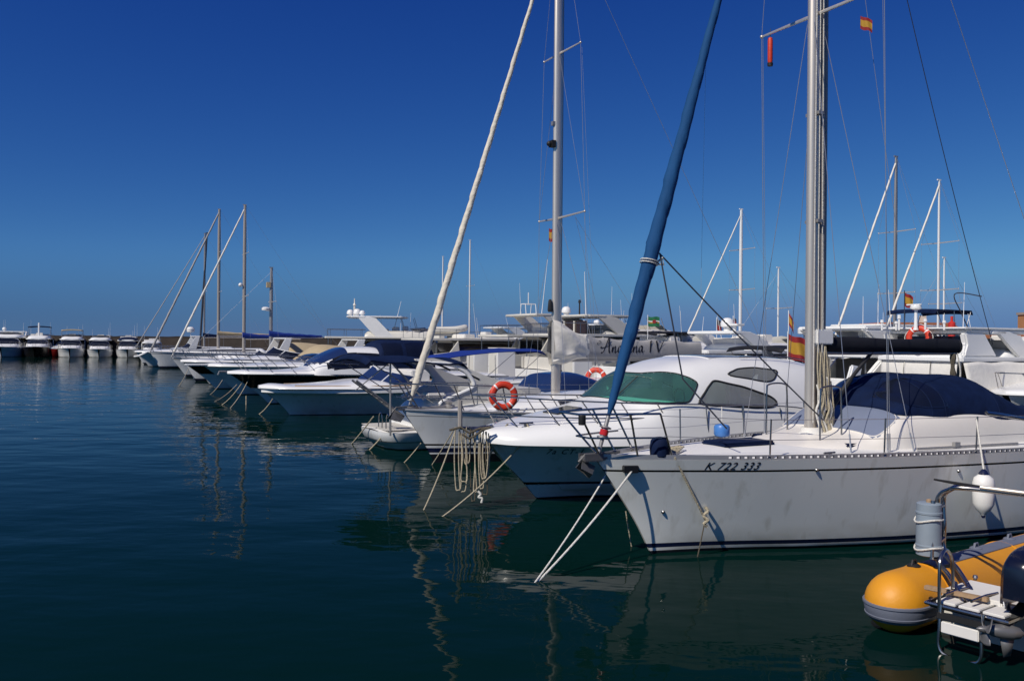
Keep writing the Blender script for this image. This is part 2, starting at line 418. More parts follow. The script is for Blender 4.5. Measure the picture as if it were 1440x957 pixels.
# ------------------------------------------------------------------ boat pieces
class Hull:
    """Lofted hull. x runs aft from the stem at the waterline, y towards the far side, z up."""
    def __init__(s, L, stem, sheer, beam, wline, flare=1.0, rake=0.0):
        s.L, s.stem, s.sheer, s.beam, s.wline, s.fl, s.rake = L, stem, sheer, beam, wline, flare, rake
    def zs(s, u): return ip(s.sheer, u)
    def p(s, u, v, side=-1):
        z = v * s.zs(u) if v >= 0 else v
        z0 = v * s.zs(0) if v >= 0 else v
        xs = ip(s.stem, z0) if z0 <= s.stem[-1][0] else s.stem[-1][1]
        xe = s.L + s.rake * z
        bs, bw = ip(s.beam, u), ip(s.wline, u)
        b = bw + (bs - bw) * (max(v, 0) ** s.fl)
        if v < 0: b = bw * (1 + v * 0.9)
        return Vector((xs + (xe - xs) * u, side * b, z))
    def at(s, x, z, side=-1, out=0.004):      # point on the topsides at given x and height
        u = max(0, x / s.L)
        for _ in range(12):
            v = z / s.zs(u); q = s.p(u, v, side); u = min(1, max(0, u + (x - q.x) / s.L))
        q = s.p(u, v, side)
        a = s.p(min(1, u + .01), v, side) - s.p(max(0, u - .01), v, side)
        c = s.p(u, min(1, v + .02), side) - s.p(u, max(0, v - .02), side)
        n = a.cross(c).normalized()
        if n.y * side < 0: n = -n
        return q + n * out
    def edge(s, u, side=-1, dy=0.0, dz=0.0):
        q = s.p(u, 1, side); q.y -= side * min(dy, abs(q.y)); q.z += dz; return q
    def u_at(s, x):
        u = max(0, min(1, x / s.L))
        for _ in range(15):
            u = min(1, max(0, u + (x - s.p(u, 1).x) / s.L))
        return u
    def build(s, parent, bands, mats, nu=40, name="hull"):
        vs = [(-0.35, bands[0][1])]
        for k, (v, m) in enumerate(bands):
            v1 = bands[k+1][0] if k + 1 < len(bands) else 1.0
            n = max(1, math.ceil((v1 - v) / 0.09))
            for i in range(n): vs.append((v + (v1 - v) * i / n, m))
        vs.append((1.0, 0))
        mb = MB()
        for side in (-1, 1):
            pts = [[s.p((i/nu) ** 1.4, v, side) for v, _ in vs] for i in range(nu + 1)]
            for j in range(len(vs) - 1):
                col = [p for row in pts for p in (row[j], row[j+1])]
                mb.add(col, [(2*i, 2*i+1, 2*i+3, 2*i+2) for i in range(nu)], vs[j][1])
        for j in range(len(vs) - 1):
            mb.add([s.p(1, vs[j][0], -1), s.p(1, vs[j][0], 1), s.p(1, vs[j+1][0], 1), s.p(1, vs[j+1][0], -1)], [(0,1,2,3)], vs[j][1])
        if s.p(0, 1).y < -0.2:                # blunt end: close it
            for j in range(len(vs) - 1):
                mb.add([s.p(0, vs[j][0], -1), s.p(0, vs[j][0], 1), s.p(0, vs[j+1][0], 1), s.p(0, vs[j+1][0], -1)], [(0,1,2,3)], vs[j][1])
        return mb.build(name, mats, parent, weld=True, angle=50)
    def deck(s, parent, m="deck_white", camber=0.06, drop=0.0, inset=0.01, nu=36, name="deck"):
        def fn(u, t):
            q = s.p(u ** 1.3, 1, -1); w = max(0, abs(q.y) - inset); tt = 2*t - 1
            return Vector((q.x + inset, w * tt, q.z - drop + camber * (1 - tt*tt) * min(1, w)))
        return MB().grid(fn, nu, 10).build(name, m, parent)
    def strip(s, parent, name, m, v0, v1, u0=0.0, u1=1.0, out=0.012, n=40):    # rubbing strake following the hull
        mb = MB()
        for side in (-1, 1):
            secs = []
            for i in range(n + 1):
                u = u0 + (u1 - u0) * (i / n) ** 1.3
                a, b = s.p(u, v0, side), s.p(u, v1, side)
                o = Vector((-0.3 if u < 0.02 else 0, side, 0)) * out
                secs.append([a - o*0.3, a + o, b + o, b - o*0.3])
            mb.loft(secs)
        return mb.build(name, m, parent)
    def rub(s, parent, name, m, v=1.0, r=0.03, u0=0.0, u1=1.0, out=0.0):
        mb = MB()
        a = [s.p(u0 + (u1-u0) * (i/40) ** 1.3, v, -1) + Vector((0, -out, 0)) for i in range(41)]
        b = [Vector((p.x, -p.y, p.z)) for p in a]
        mb.tube(a[::-1] + b[1:], r, 6)
        return mb.build(name, m, parent)

def in_poly(p, poly):
    x, y = p; c = False; n = len(poly)
    for i in range(n):
        x0, y0 = poly[i]; x1, y1 = poly[i-1]
        if (y0 > y) != (y1 > y) and x < (x1-x0) * (y-y0) / (y1-y0) + x0: c = not c
    return c

class House:
    """Moulded superstructure: a row of superellipse sections along x."""
    def __init__(s, tab):                     # rows (x, half width, base z, top z, exponent, tumblehome)
        s.tab = tab; s.x0, s.x1 = tab[0][0], tab[-1][0]
    def par(s, x): return [ip([(r[0], r[k]) for r in s.tab], x) for k in range(1, 6)]
    def p(s, u, v):
        x = s.x0 + (s.x1 - s.x0) * u
        w, zb, zt, n, tum = s.par(x)
        th = (1 - abs(v)) * math.pi / 2
        c, sn = max(math.cos(th), 0) ** (2/n), max(math.sin(th), 0) ** (2/n)
        y = w * c * (1 - tum * sn)
        return Vector((x, y if v > 0 else -y, zb + (zt - zb) * sn))
    def build(s, parent, mats, holes=(), nu=60, nv=40, name="cabin", cap=True, thick=0.0):
        """holes: list of (part name, glass material, test(x, y, z), frame radius, frame material)"""
        ctr = {}
        for i in range(nu):
            for j in range(nv):
                c = s.p((i + .5)/nu, 2*(j + .5)/nv - 1)
                for k, h in enumerate(holes):
                    if h[2](c): ctr[i, j] = k; break
        fn = lambda u, t: s.p(u, 2*t - 1)
        mb = MB().grid(fn, nu, nv, keep=lambda i, j: (i, j) not in ctr)
        if cap:
            for u in (0, 1):
                ring = [s.p(u, 2*j/nv - 1) for j in range(nv + 1)]
                mb.add(ring, [tuple(range(nv + 1))])
        body = mb.build(name, mats, parent, solid=thick, weld=True)
        for k, h in enumerate(holes):
            cells = {c for c, kk in ctr.items() if kk == k}
            while cells:                      # each connected pane is its own part
                todo = [cells.pop()]; pane = set(todo)
                while todo:
                    i, j = todo.pop()
                    for q in ((i+1, j), (i-1, j), (i, j+1), (i, j-1)):
                        if q in cells: cells.discard(q); pane.add(q); todo.append(q)
                if len(pane) < 4: 
                    MB().grid(fn, nu, nv, keep=lambda i, j: (i, j) in pane).build("trim", mats, parent); continue
                o = MB().grid(fn, nu, nv, keep=lambda i, j: (i, j) in pane).build(h[0], h[1], parent)
                if h[3]:
                    nxt = {}
                    for i, j in pane:
                        for a, b, q in (((i, j), (i+1, j), (i, j-1)), ((i+1, j), (i+1, j+1), (i+1, j)), ((i+1, j+1), (i, j+1), (i, j+1)), ((i, j+1), (i, j), (i-1, j))):
                            if q not in pane: nxt.setdefault(a, []).append(b)
                    loops = []
                    while nxt:
                        a = next(iter(nxt)); lp = [a]
                        while a in nxt:
                            b = nxt[a].pop()
                            if not nxt[a]: del nxt[a]
                            a = b; lp.append(a)
                            if a == lp[0]: break
                        loops.append(lp[:-1] if lp[0] == lp[-1] else lp)
                    fb = MB()
                    for lp in loops:
                        if len(lp) < 6: continue
                        pts = [s.p(i/nu, 2*j/nv - 1) for i, j in lp]
                        for _ in range(14): pts = [(pts[q-1] + pts[q]*2 + pts[(q+1) % len(pts)]) / 4 for q in range(len(pts))]
                        fb.tube(pts, h[3], 5, closed=True)
                    if fb.v: fb.build("frame", h[4], o)
        return body

def rail(parent, name, top, r=0.013, m="stainless", feet=(), n=7):
    mb = MB(); mb.tube(top, r, n)
    for a, b in feet: mb.tube([a, b], r * 0.9, n)
    return mb.build(name, m, parent)

def pulpit(parent, H, x_end, h=0.6, lean=0.25, posts=3, r=0.014, m="stainless", fwd=0.15, mid=True, name="pulpit"):
    ue = H.u_at(x_end); mb = MB()
    for zz in ([h, h * 0.5] if mid else [h]):
        def q(u, side):
            e = H.edge(u, side, 0.05); k = zz / h
            return e + Vector((-fwd * k * (1 - u/ue) - lean * 0.2 * k, side * 0.05 * k, zz))
        a = [q(ue * (1 - i/10), -1) for i in range(11)]; b = [q(ue * i/10, 1) for i in range(1, 11)]
        mb.tube(a + b, r if zz == h else r * 0.8, 6)
    for side in (-1, 1):
        for i in range(posts):
            u = ue * (0.12 + 0.88 * i / max(1, posts - 1)); e = H.edge(u, side, 0.05)
            t = e + Vector((-fwd * (1 - u/ue) - lean, side * 0.05, h))
            uu = u
            mb.tube([e + Vector((lean * 0.4, 0, -0.01)), H.edge(max(0, u - 0.0), side, 0.05) + Vector((-fwd * (1 - u/ue) - lean * 0.2, side * 0.05, h))], r, 6)
    return mb.build(name, m, parent)

def stanchions(parent, H, xs, h=0.6, r=0.011, wires=(1.0, 0.5), sides=(-1, 1), start=None, m="stainless"):
    for side in sides:
        tops = []
        for x in xs:
            e = H.edge(H.u_at(x), side, 0.06)
            MB().tube([e, e + Vector((0, side * 0.02, h))], r, 6).lathe([(0.035, -0.005), (0.035, 0.015), (0.016, 0.05)], e, n=8).build("stanchion", m, parent)
            tops.append((e, side))
        for k in wires:
            pts = [e + Vector((0, sd * 0.02 * k, h * k - 0.012)) for e, sd in tops]
            if len(pts) > 1: MB().tube(pts, 0.0045, 5).build("lifeline", "wire", parent)

def wire(parent, name, a, b, r=0.005, m="wire", turn=True):
    mb = MB().tube([a, b], r, 5)
    if turn:
        d = (Vector(b) - Vector(a)).normalized()
        mb.tube([Vector(a), Vector(a) + d * 0.28], r * 2.6, 6)
    return mb.build(name, m, parent)

def mast(parent, x, z0, z1, a=0.12, b=0.075, m="aluminium", y=0.0, rake=0.0, name="mast"):
    n = 18; secs = []
    for i in range(13):
        t = i / 12; z = z0 + (z1 - z0) * t; k = 1.0 if t < 0.8 else 1 - (t - 0.8) * 1.2
        secs.append([Vector((x + rake * t + a*k*math.cos(2*math.pi*j/n), y + b*k*math.sin(2*math.pi*j/n), z)) for j in range(n)])
    mb = MB().loft(secs)
    mb.box(x + rake - 0.16, x + rake + 0.12, y - 0.03, y + 0.03, z1, z1 + 0.06)
    return mb.build(name, m, parent)
def spreaders(parent, x, z, w, sweep=0.15, m="aluminium", rise=0.03):
    for side in (-1, 1):
        a, b = Vector((x, side * 0.05, z)), Vector((x + sweep, side * w, z + rise))
        MB().tube([a, b], [0.032, 0.02], 8, flat=0.6).ball(b, 0.03, 6).build("spreader", m, parent)
def furled(parent, a, b, r0, r1, m, name="furled_sail", wav=0.06, twist=0.35, n=60, drum=True):
    a, b = Vector(a), Vector(b); L_ = (b - a).length
    o = rolled(parent, a, b, lambda t: min(1, t/.04 + .35) * (r0 + (r1 - r0)*t), m, L_*twist, name, N=n*2 if n < 100 else n + 40, n=14 if n < 100 else 26, step=.2 if n < 100 else .26)
    if drum:
        d = (b - a).normalized()
        MB().lathe([(0.02, -0.30), (0.03, -0.1), (0.09, -0.1), (0.09, -0.085), (0.05, -0.08), (0.05, -0.01), (0.09, 0), (0.09, 0.015), (0.03, 0.03), (0.03, 0.1)], a, d, 12).build("furling_drum", "alu_dark", parent)
    return o
def rolled(parent, a, b, rfn, m, turns, name="furled_headsail", N=150, n=22, step=.16):
    """a sail rolled round its stay: the leech shows as a step winding round the roll"""
    a, b = Vector(a), Vector(b); d = (b - a).normalized(); e = d.orthogonal().normalized(); g = d.cross(e); secs = []
    for i in range(N + 1):
        t = i/N; c = lerp(a, b, t); r = rfn(t) * (1 + .03*math.sin(i*1.3) + .025*math.sin(i*.37)); row = []
        for k in range(n):
            q = k/n; f = (q + t*turns) % 1.0
            row.append(c + (e*math.cos(q*6.2832) + g*math.sin(q*6.2832)) * r * (1 - step*f))
        secs.append(row)
    return MB().loft(secs).build(name, m, parent, angle=50)
def cushion(parent, name, m, x0, x1, y0, y1, z0, z1, bevel=0.03):
    return MB().box(x0, x1, y0, y1, z0, z1).build(name, m, parent, bevel=bevel)
def dome(parent, c, r=0.25, m="gelcoat", name="radar_dome"):
    return MB().lathe([(r*0.55, -r*0.9), (r*0.6, -r*0.4), (r, -r*0.25), (r*1.02, r*0.2), (r*0.85, r*0.7), (r*0.45, r*1.0), (0, r*1.05)], c, n=14).build(name, m, parent)
def antenna(parent, a, b, r=0.008, m="gelcoat", name="antenna"):
    return MB().tube([a, b], [r*1.5, r*0.7], 5).build(name, m, parent)

# ================================================================== THE SETTING
def water_material():
    m = bpy.data.materials.new("harbour_water"); m.use_nodes = True
    nt = m.node_tree; b = nt.nodes["Principled BSDF"]
    b.inputs['Roughness'].default_value = 0.02
    b.inputs['IOR'].default_value = 1.072           # seen through a polarising filter: little mirror, much depth
    tc = nt.nodes.new("ShaderNodeTexCoord")
    big = nt.nodes.new("ShaderNodeTexNoise"); big.inputs['Scale'].default_value = 0.05; big.inputs['Detail'].default_value = 3
    nt.links.new(tc.outputs['Object'], big.inputs['Vector'])
    mx = nt.nodes.new("ShaderNodeMix"); mx.data_type = 'RGBA'
    mx.inputs['A'].default_value = (0.0007, 0.0100, 0.0092, 1); mx.inputs['B'].default_value = (0.0014, 0.0160, 0.0126, 1)
    nt.links.new(big.outputs['Fac'], mx.inputs['Factor']); nt.links.new(mx.outputs['Result'], b.inputs['Base Color'])
    prev = None
    for sc, dist, det, strch in ((0.5, 0.05, 1.5, (0.8, 1.25, 1)), (1.7, 0.014, 2.0, (0.75, 1.3, 1)), (6.0, 0.0012, 2.0, (0.8, 1.3, 1))):
        mp = nt.nodes.new("ShaderNodeMapping"); mp.inputs['Scale'].default_value = strch; mp.inputs['Rotation'].default_value = (0, 0, 0.35)
        nt.links.new(tc.outputs['Object'], mp.inputs[0])
        nz = nt.nodes.new("ShaderNodeTexNoise"); nz.inputs['Scale'].default_value = sc; nz.inputs['Detail'].default_value = det; nz.inputs['Roughness'].default_value = 0.45
        nt.links.new(mp.outputs[0], nz.inputs['Vector'])
        bp = nt.nodes.new("ShaderNodeBump"); bp.inputs['Strength'].default_value = 1.0; bp.inputs['Distance'].default_value = dist
        # calm patches: the ripple height varies over the basin
        pt = nt.nodes.new("ShaderNodeTexNoise"); pt.inputs['Scale'].default_value = 0.09; pt.inputs['Detail'].default_value = 2
        nt.links.new(tc.outputs['Object'], pt.inputs['Vector'])
        mr = nt.nodes.new("ShaderNodeMapRange"); mr.inputs['From Min'].default_value = 0.35; mr.inputs['From Max'].default_value = 0.65
        mr.inputs['To Min'].default_value = 0.45; mr.inputs['To Max'].default_value = 1.0
        nt.links.new(pt.outputs['Fac'], mr.inputs['Value']); nt.links.new(mr.outputs[0], bp.inputs['Strength'])
        nt.links.new(nz.outputs['Fac'], bp.inputs['Height'])
        if prev: nt.links.new(prev.outputs[0], bp.inputs['Normal'])
        prev = bp
    nt.links.new(prev.outputs[0], b.inputs['Normal'])
    M["water"] = m
water_material()
tag(MB().add([(-6000, -60, 0), (6000, -60, 0), (6000, 9000, 0), (-6000, 9000, 0)], [(0,1,2,3)]).build("water", "water", smooth=False), None, kind='structure')

A = Berth(1.994, 12.584)
def quay(s, t, ang=ANG):                      # a berth s metres aft of the bow line, t metres along the row
    p = A.o + A.d * s + A.n * t
    return Berth(p.x, p.y, ang)
def row_t(s, px):                             # how far along the row a pixel column lies at s
    k = (px - 720) / FOCAL_PX; q = A.o + A.d * s
    return (q.x - k*q.y) / (k*A.n.y - A.n.x)
# the pier the boats are moored to
mb = MB()
for t0, t1 in ((-14, 175),):
    p = [A.world((s, t, 0)) for s, t in ((13.6, t0), (16.4, t0), (16.4, t1), (13.6, t1))]
    mb.add([(q.x, q.y, z) for z in (-1, 0.85) for q in p], [(0,1,5,4), (1,2,6,5), (2,3,7,6), (3,0,4,7), (4,5,6,7)])
tag(mb.build("pier", "concrete", smooth=False), None, kind='structure')
# breakwater with a rough top
mb = MB(); random.seed(3)
p0, p1 = Vector((-150, 133.5, 0)), Vector((60, 143, 0)); N = 150
d = (p1 - p0).normalized(); n = Vector((-d.y, d.x, 0)); secs = []
for i in range(N + 1):
    c = lerp(p0, p1, i/N); h = 3.15 + random.uniform(-0.07, 0.09)
    secs.append([c - n*1.2 + Vector((0,0,-1)), c - n*(0.5+random.uniform(-.1,.1)) + Vector((0,0,0.9)), c - n*0.3 + Vector((0,0,h-0.25)), c - n*0.35 + Vector((0,0,h)), c + n*1.5 + Vector((0,0,h)), c + n*5 + Vector((0,0,-1))])
mb.loft(secs)
solo(mb, "breakwater", "stone_wall", "long low brown stone breakwater wall closing the harbour in the distance", "wall", smooth=False)
# hills and houses beyond the basin on the right
def hill(name, x0, x1, Y, hs, depth=120):
    mb = MB(); random.seed(9)
    n = 60
    def fn(u, v):
        x = x0 + (x1 - x0) * u
        hh = ip(hs, u) * (math.sin(math.pi * min(1, v * 1.0)) ** 0.8) * (1 + 0.05*math.sin(u*57) + 0.04*math.sin(u*131+v*9))
        return Vector((x, Y + depth * v, max(-0.5, hh)))
    return tag(mb.grid(fn, n, 14).build(name, "scrub"), None, kind='structure')
hill("hills", 470, 1000, 900, [(0, 0), (0.12, 12), (0.22, 19), (0.3, 17), (0.45, 26), (0.7, 40), (1, 30)], 300)
def house(name, label, px0, px1, Y, h, roof_h, wall="render_wall", depth=9, chimney=True):
    a, b = at_depth(px0, 470, Y), at_depth(px1, 470, Y)
    r = thing(name, label, "house", ((a.x+b.x)/2, Y, 0))
    w = (b.x - a.x) / 2
    wall_o = MB().box(-w, w, 0, depth, 0, h).build("wall", wall, r, smooth=False)
    o = MB().prism([(-w-.5, h-.05), (w+.5, h-.05), (w-1.5, h+roof_h), (-w+1.5, h+roof_h)], -0.5, depth+.5).build("roof", "roof_tile", r, smooth=False)
    if chimney: MB().box(w*0.3, w*0.3+.7, 3, 3.7, h+roof_h*0.3, h+roof_h+1.0).build("chimney", wall, o, smooth=False)
    k = max(2, int(w/1.6))
    for i in range(k):
        x = -w + 2*w*(i+.5)/k
        f = MB().box(x-.5, x+.5, -0.06, 0.02, h-2.2, h-0.7).build("window", "old_white", r, smooth=False)
        MB().box(x-.4, x+.4, -0.075, -0.062, h-2.1, h-0.8).build("pane", "dark_glass", f, smooth=False)
    return r
house("terraced_house", "low house with a long orange tiled roof behind the flybridge yacht with the lifebuoy", 1232, 1352, 118, 4.6, 1.25)
house("harbour_house", "low harbour house with a narrow strip of orange roof at the far right", 1352, 1470, 124, 3.9, 0.6, chimney=False)
t = thing("harbour_tower", "brown square tower at the right edge above the orange roofs", "tower", (*at_depth(1448, 470, 130).xy, 0))
MB().box(-1.2, 1.2, -1, 1, 0, 7.4).build("wall", "ochre_wall", t, smooth=False)
MB().box(-1.35, 1.35, -1.15, 1.15, 7.4, 7.75).build("cornice", "pale_stone", t, smooth=False)
MB().box(-.35, .35, -1.05, -0.98, 5.2, 6.4).build("window", "dark_glass", t, smooth=False)

def mast_text(parent, vs, fs, fn, m="black_text", name="lettering"):
    return MB().add([fn(x, y) for x, y, z in vs], fs).build(name, m, parent, smooth=False)

# ================================================================== A: the near sailing boat
PIERGROUP = "boats moored with their bows out along the pier"
a = boat("sailing_boat", "pale grey hulled sailing boat nearest the camera with a blue furled headsail and navy sprayhood", "sailing boat", A, PIERGROUP)
H = Hull(10.9, [(-0.4, 0.3), (0, 0), (0.45, -0.26), (0.95, -0.61), (1.4, -0.95)], [(0, 1.39), (.25, 1.375), (.5, 1.36), (1, 1.30)],
         [(0, 0.02), (.03, .24), (.08, .52), (.18, 1.02), (.385, 1.62), (.59, 1.86), (.8, 1.74), (1, 1.28)],
         [(0, 0.015), (.06, .17), (.12, .38), (.22, .80), (.38, 1.28), (.6, 1.6), (.8, 1.45), (1, .75)], 0.8, 0.25)
HA = H
H.build(a, [(-0.35, 1), (0.03, 0), (0.062, 2), (0.108, 0), (0.872, 3), (0.893, 0)], ["near_hull", "antifoul", "navy_paint", "black_paint"], 56)
H.deck(a, camber=0.10)
# perforated aluminium toe rail
for side in (-1, 1):
    mb = MB(); L = []
    x = -0.9
    while x < 10.8:
        L.append(H.edge(H.u_at(x), side, 0.03)); x += 0.052
    for i in range(len(L) - 1):
        p, q = L[i], L[i+1]; w = Vector((0, side*0.012, 0))
        bands = [(0, .016), (.046, .066)] if i % 2 and p.x > 0.7 else [(0, .066)]
        for z0, z1 in bands:
            vs = [p - w + Vector((0,0,z0)), q - w + Vector((0,0,z0)), q - w + Vector((0,0,z1)), p - w + Vector((0,0,z1)),
                  p + w + Vector((0,0,z0)), q + w + Vector((0,0,z0)), q + w + Vector((0,0,z1)), p + w + Vector((0,0,z1))]
            mb.add(vs, [(0,1,2,3), (7,6,5,4), (3,2,6,7), (0,4,5,1)])
    mb.build("toe_rail", "toerail_alu", a, smooth=False)
# registration
vs, fs = text_mesh("K 722 333", 0.152, 0.3, 0.0015, 1.12)
mast_text(a, vs, fs, lambda x, y: H.at(0.42 + x, 1.243 + y, -1, 0.0022), "black_text", "registration_number")
# coachroof
def wx(B, off, poly): return [B.loc(px, py, off) for px, py in poly]
K = House([(2.2, .55, 1.40, 1.47, 3, .1), (2.7, .85, 1.40, 1.54, 3.2, .1), (3.3, 1.05, 1.39, 1.62, 3.6, .1), (3.65, 1.14, 1.38, 1.83, 4, .1), (4.0, 1.18, 1.38, 2.0, 4.2, .1), (5.4, 1.24, 1.38, 2.06, 4.4, .09), (7.0, 1.22, 1.37, 1.96, 4.2, .09), (7.9, 1.15, 1.37, 1.75, 4, .1)])
K.build(a, "cream_paint", [("front_shade_panel", "shade_bluegrey", lambda c: 3.42 < c.x < 3.98 and abs(c.y) < 0.98 and c.z > 1.58, 0.012, "cream_paint")], 90, 44, "coachroof")  # shade on the sloping front is put in as a blue-grey panel
# sprayhood with its window
D = House([(3.95, .92, 1.92, 2.02, 2.6, .05), (4.15, .98, 1.90, 2.24, 2.6, .05), (4.35, 1.0, 1.89, 2.31, 2.6, .06), (4.62, 1.06, 1.88, 2.455, 2.5, .05), (4.78, 1.08, 1.87, 2.49, 2.5, .05), (4.9, 1.09, 1.87, 2.515, 2.4, .05), (5.1, 1.08, 1.86, 2.495, 2.4, .06), (5.5, 1.085, 1.85, 2.495, 2.4, .07), (5.9, 1.10, 1.82, 2.48, 2.4, .06), (6.15, 1.13, 1.79, 2.475, 2.35, .05), (6.25, 1.135, 1.785, 2.455, 2.3, .05), (6.5, 1.125, 1.75, 2.35, 2.3, .06), (7.0, 1.13, 1.7, 2.14, 2.2, .06), (7.5, 1.15, 1.6, 1.92, 2.2, .05)])
swin = [(1228, 557), (1240, 536), (1268, 529), (1300, 537), (1322, 552), (1336, 572), (1305, 573), (1262, 566)]
def px_hole(B, poly, ymin=0.0):
    return lambda c: abs(c.y) > ymin and in_poly(to_px(B.world((c.x, -abs(c.y), c.z))), poly)
D.build(a, "canvas_navy", [("hood_window", "vinyl_window", px_hole(A, swin, 0.25), 0.012, "canvas_navy")], 96, 60, "sprayhood")
hoops = MB()
for x in (4.62, 4.9, 6.2):
    hoops.tube([D.p((x - D.x0)/(D.x1 - D.x0), -1 + 2*i/20) + Vector((0, 0, 0.004)) for i in range(21)], 0.008, 6)
hoops.build("hood_seam", "canvas_navy", a)
T = House([(6.9, 1.25, 1.40, 1.9, 2.3, .05), (7.6, 1.36, 1.40, 1.88, 2.3, .05), (8.6, 1.42, 1.38, 1.86, 2.3, .05), (10.2, 1.3, 1.36, 1.80, 2.3, .05)])
T.build(a, "canvas_navy", (), 30, 24, "cockpit_cover")
MB().tube(curve_pts([A.pt(1387, 580, -1.5), A.pt(1410, 583, -1.52), A.pt(1445, 589, -1.52), A.pt(1480, 594, -1.5)]), 0.032, 8).build("cockpit_rail", "stainless", a)
# hatch covers, bag, deck gear
for p, q, y0, y1 in (((1003, 623), (1072, 624), -0.28, 0.28), ((1176, 624), (1232, 627), -0.92, -0.45), ((1066, 618), (1110, 618), 0.45, 0.8)):
    x0, x1 = A.loc(*p, (y0+y1)/2)[0], A.loc(*q, (y0+y1)/2)[0]
    z = 1.455 - abs((y0+y1)/2) * 0.03
    MB().box(x0, x1, y0, y1, z, z + 0.075).build("hatch_cover", "canvas_navy", a, bevel=0.025)
cx, cz = A.loc(928, 628, -0.32)
MB().lathe([(0.10, 0), (0.135, 0.03), (0.145, 0.14), (0.13, 0.24), (0.09, 0.28), (0.02, 0.29)], (cx, -0.32, 1.40), n=10).build("windlass_cover", "canvas_navy", a)
mb = MB(); random.seed(5)
for i in range(5):
    q = Vector((0.15 + 0.05*i, -0.25 + 0.03*i, 1.455 + 0.012*i))
    mb.tube([q + Vector((0.11*math.cos(t/8*6.28), 0.08*math.sin(t/8*6.28), 0.008*math.sin(t*2))) for t in range(8)], 0.012, 5, closed=True)
mb.build("coiled_line", "rope", a)
for x in (0.02, 2.25):
    for sd in (-1, 1):
        e = H.edge(H.u_at(x), sd, 0.14, 0.02)
        MB().tube([e + Vector((-.11, 0, .05)), e + Vector((.11, 0, .05))], 0.014, 6).box(e.x-.03, e.x+.03, e.y-.015, e.y+.015, e.z-.02, e.z+.05).build("cleat", "stainless", a)
for x_, z_ in ((1.98, 1.22), (0.05, .62), (4.4, 1.12)):
    c_0 = HA.at(x_, z_, -1, .0); MB().lathe([(.026, -.005), (.026, .014), (.016, .028)], c_0, (0.1, -1, 0.0), 10).build("skin_fitting", "stainless", a)
# jib tracks
for sd in (-1, 1):
    MB().tube([Vector((3.9, sd*1.33, 1.435)), Vector((6.2, sd*1.42, 1.42))], 0.018, 6).box(4.7, 4.82, sd*1.36-.03, sd*1.36+.03, 1.44, 1.5).build("sheet_track", "alu_dark", a)
# bow: stemhead, anchor, pulpit
mb = MB().obox((-0.93, 0, 1.40), (0.24, 0, 0.0), (0, 0.085, 0), (0, 0, 0.02)).obox((-1.02, -0.075, 1.42), (0.15, 0, 0), (0, 0.008, 0), (0, 0, 0.05)).obox((-1.02, 0.075, 1.42), (0.15, 0, 0), (0, 0.008, 0), (0, 0, 0.05))
mb.lathe([(0.045, -0.06), (0.03, 0), (0.045, 0.06)], (-1.12, 0, 1.40), (0, 1, 0), 10)
mb.build("bow_roller", "galvanised", a)
mb = MB().tube([(-0.55, 0, 1.47), (-1.12, 0, 1.45), (-1.22, 0, 1.36)], 0.022, 6)
mb.add([(-1.16, 0, 1.40), (-1.22, -0.08, 1.28), (-1.06, -0.10, 1.20), (-0.95, 0, 1.29), (-1.06, 0.10, 1.20), (-1.22, 0.08, 1.28), (-1.05, 0, 1.13)], [(0,1,2,3), (0,3,4,5), (1,6,2), (5,4,6), (2,6,3), (3,6,4)])
mb.build("anchor", "galvanised", a, smooth=False, solid=0.012)
for sd in (-1, 1):
    MB().obox(H.at(-0.52, 1.27, sd, 0.03), (0.10, sd*0.03, 0), (0.012, -sd*0.05, 0), (0, 0, 0.05)).build("fairlead", "black_paint", a, bevel=0.01)
def hoop(B, zt, x0, x1, w0, w1):
    near = [Vector((x0 + (x1-x0)*i/8, -(w0 + (w1-w0)*(i/8)**0.8), zt)) for i in range(9)]
    return [Vector((p.x, p.y, p.z)) for p in near[::-1]] + [Vector((p.x, -p.y, p.z)) for p in near]
mb = MB(); top = hoop(A, 2.03, -1.38, -0.28, 0.24, 0.56); mid = hoop(A, 1.70, -1.16, -0.22, 0.16, 0.52)
mb.tube(top, 0.016, 7); mb.tube(mid, 0.013, 6)
for sd in (-1, 1):
    for tx, ty, fx in ((-1.36, .25, -0.86), (-0.70, .46, -0.42), (-0.28, .56, 0.02)):
        e = H.edge(H.u_at(fx), sd, 0.06)
        mb.tube([Vector((tx, sd*ty, 2.03)), e], 0.015, 7)
mb.build("pulpit", "stainless", a)
q = Vector((-1.33, -0.25, 1.96))
MB().lathe([(0.045, -0.07), (0.05, -0.05), (0.05, 0.05), (0.03, 0.07)], q, n=10).build("bow_light", "rubber", a)
sx = [1.30, 3.05, 4.75, 6.5, 8.3, 9.9]
stanchions(a, H, sx, 0.56, 0.013)
for sd in (-1, 1):
    e = H.edge(H.u_at(1.30), sd, 0.06) + Vector((0, sd*.02, .55)); f = Vector((-0.28, sd*0.56, 2.0))
    MB().tube([f, e], 0.0045, 5).build("lifeline", "wire", a)
    MB().tube([Vector((-0.20, sd*0.54, 1.72)), e - Vector((0, 0, .28))], 0.0045, 5).build("lifeline", "wire", a)
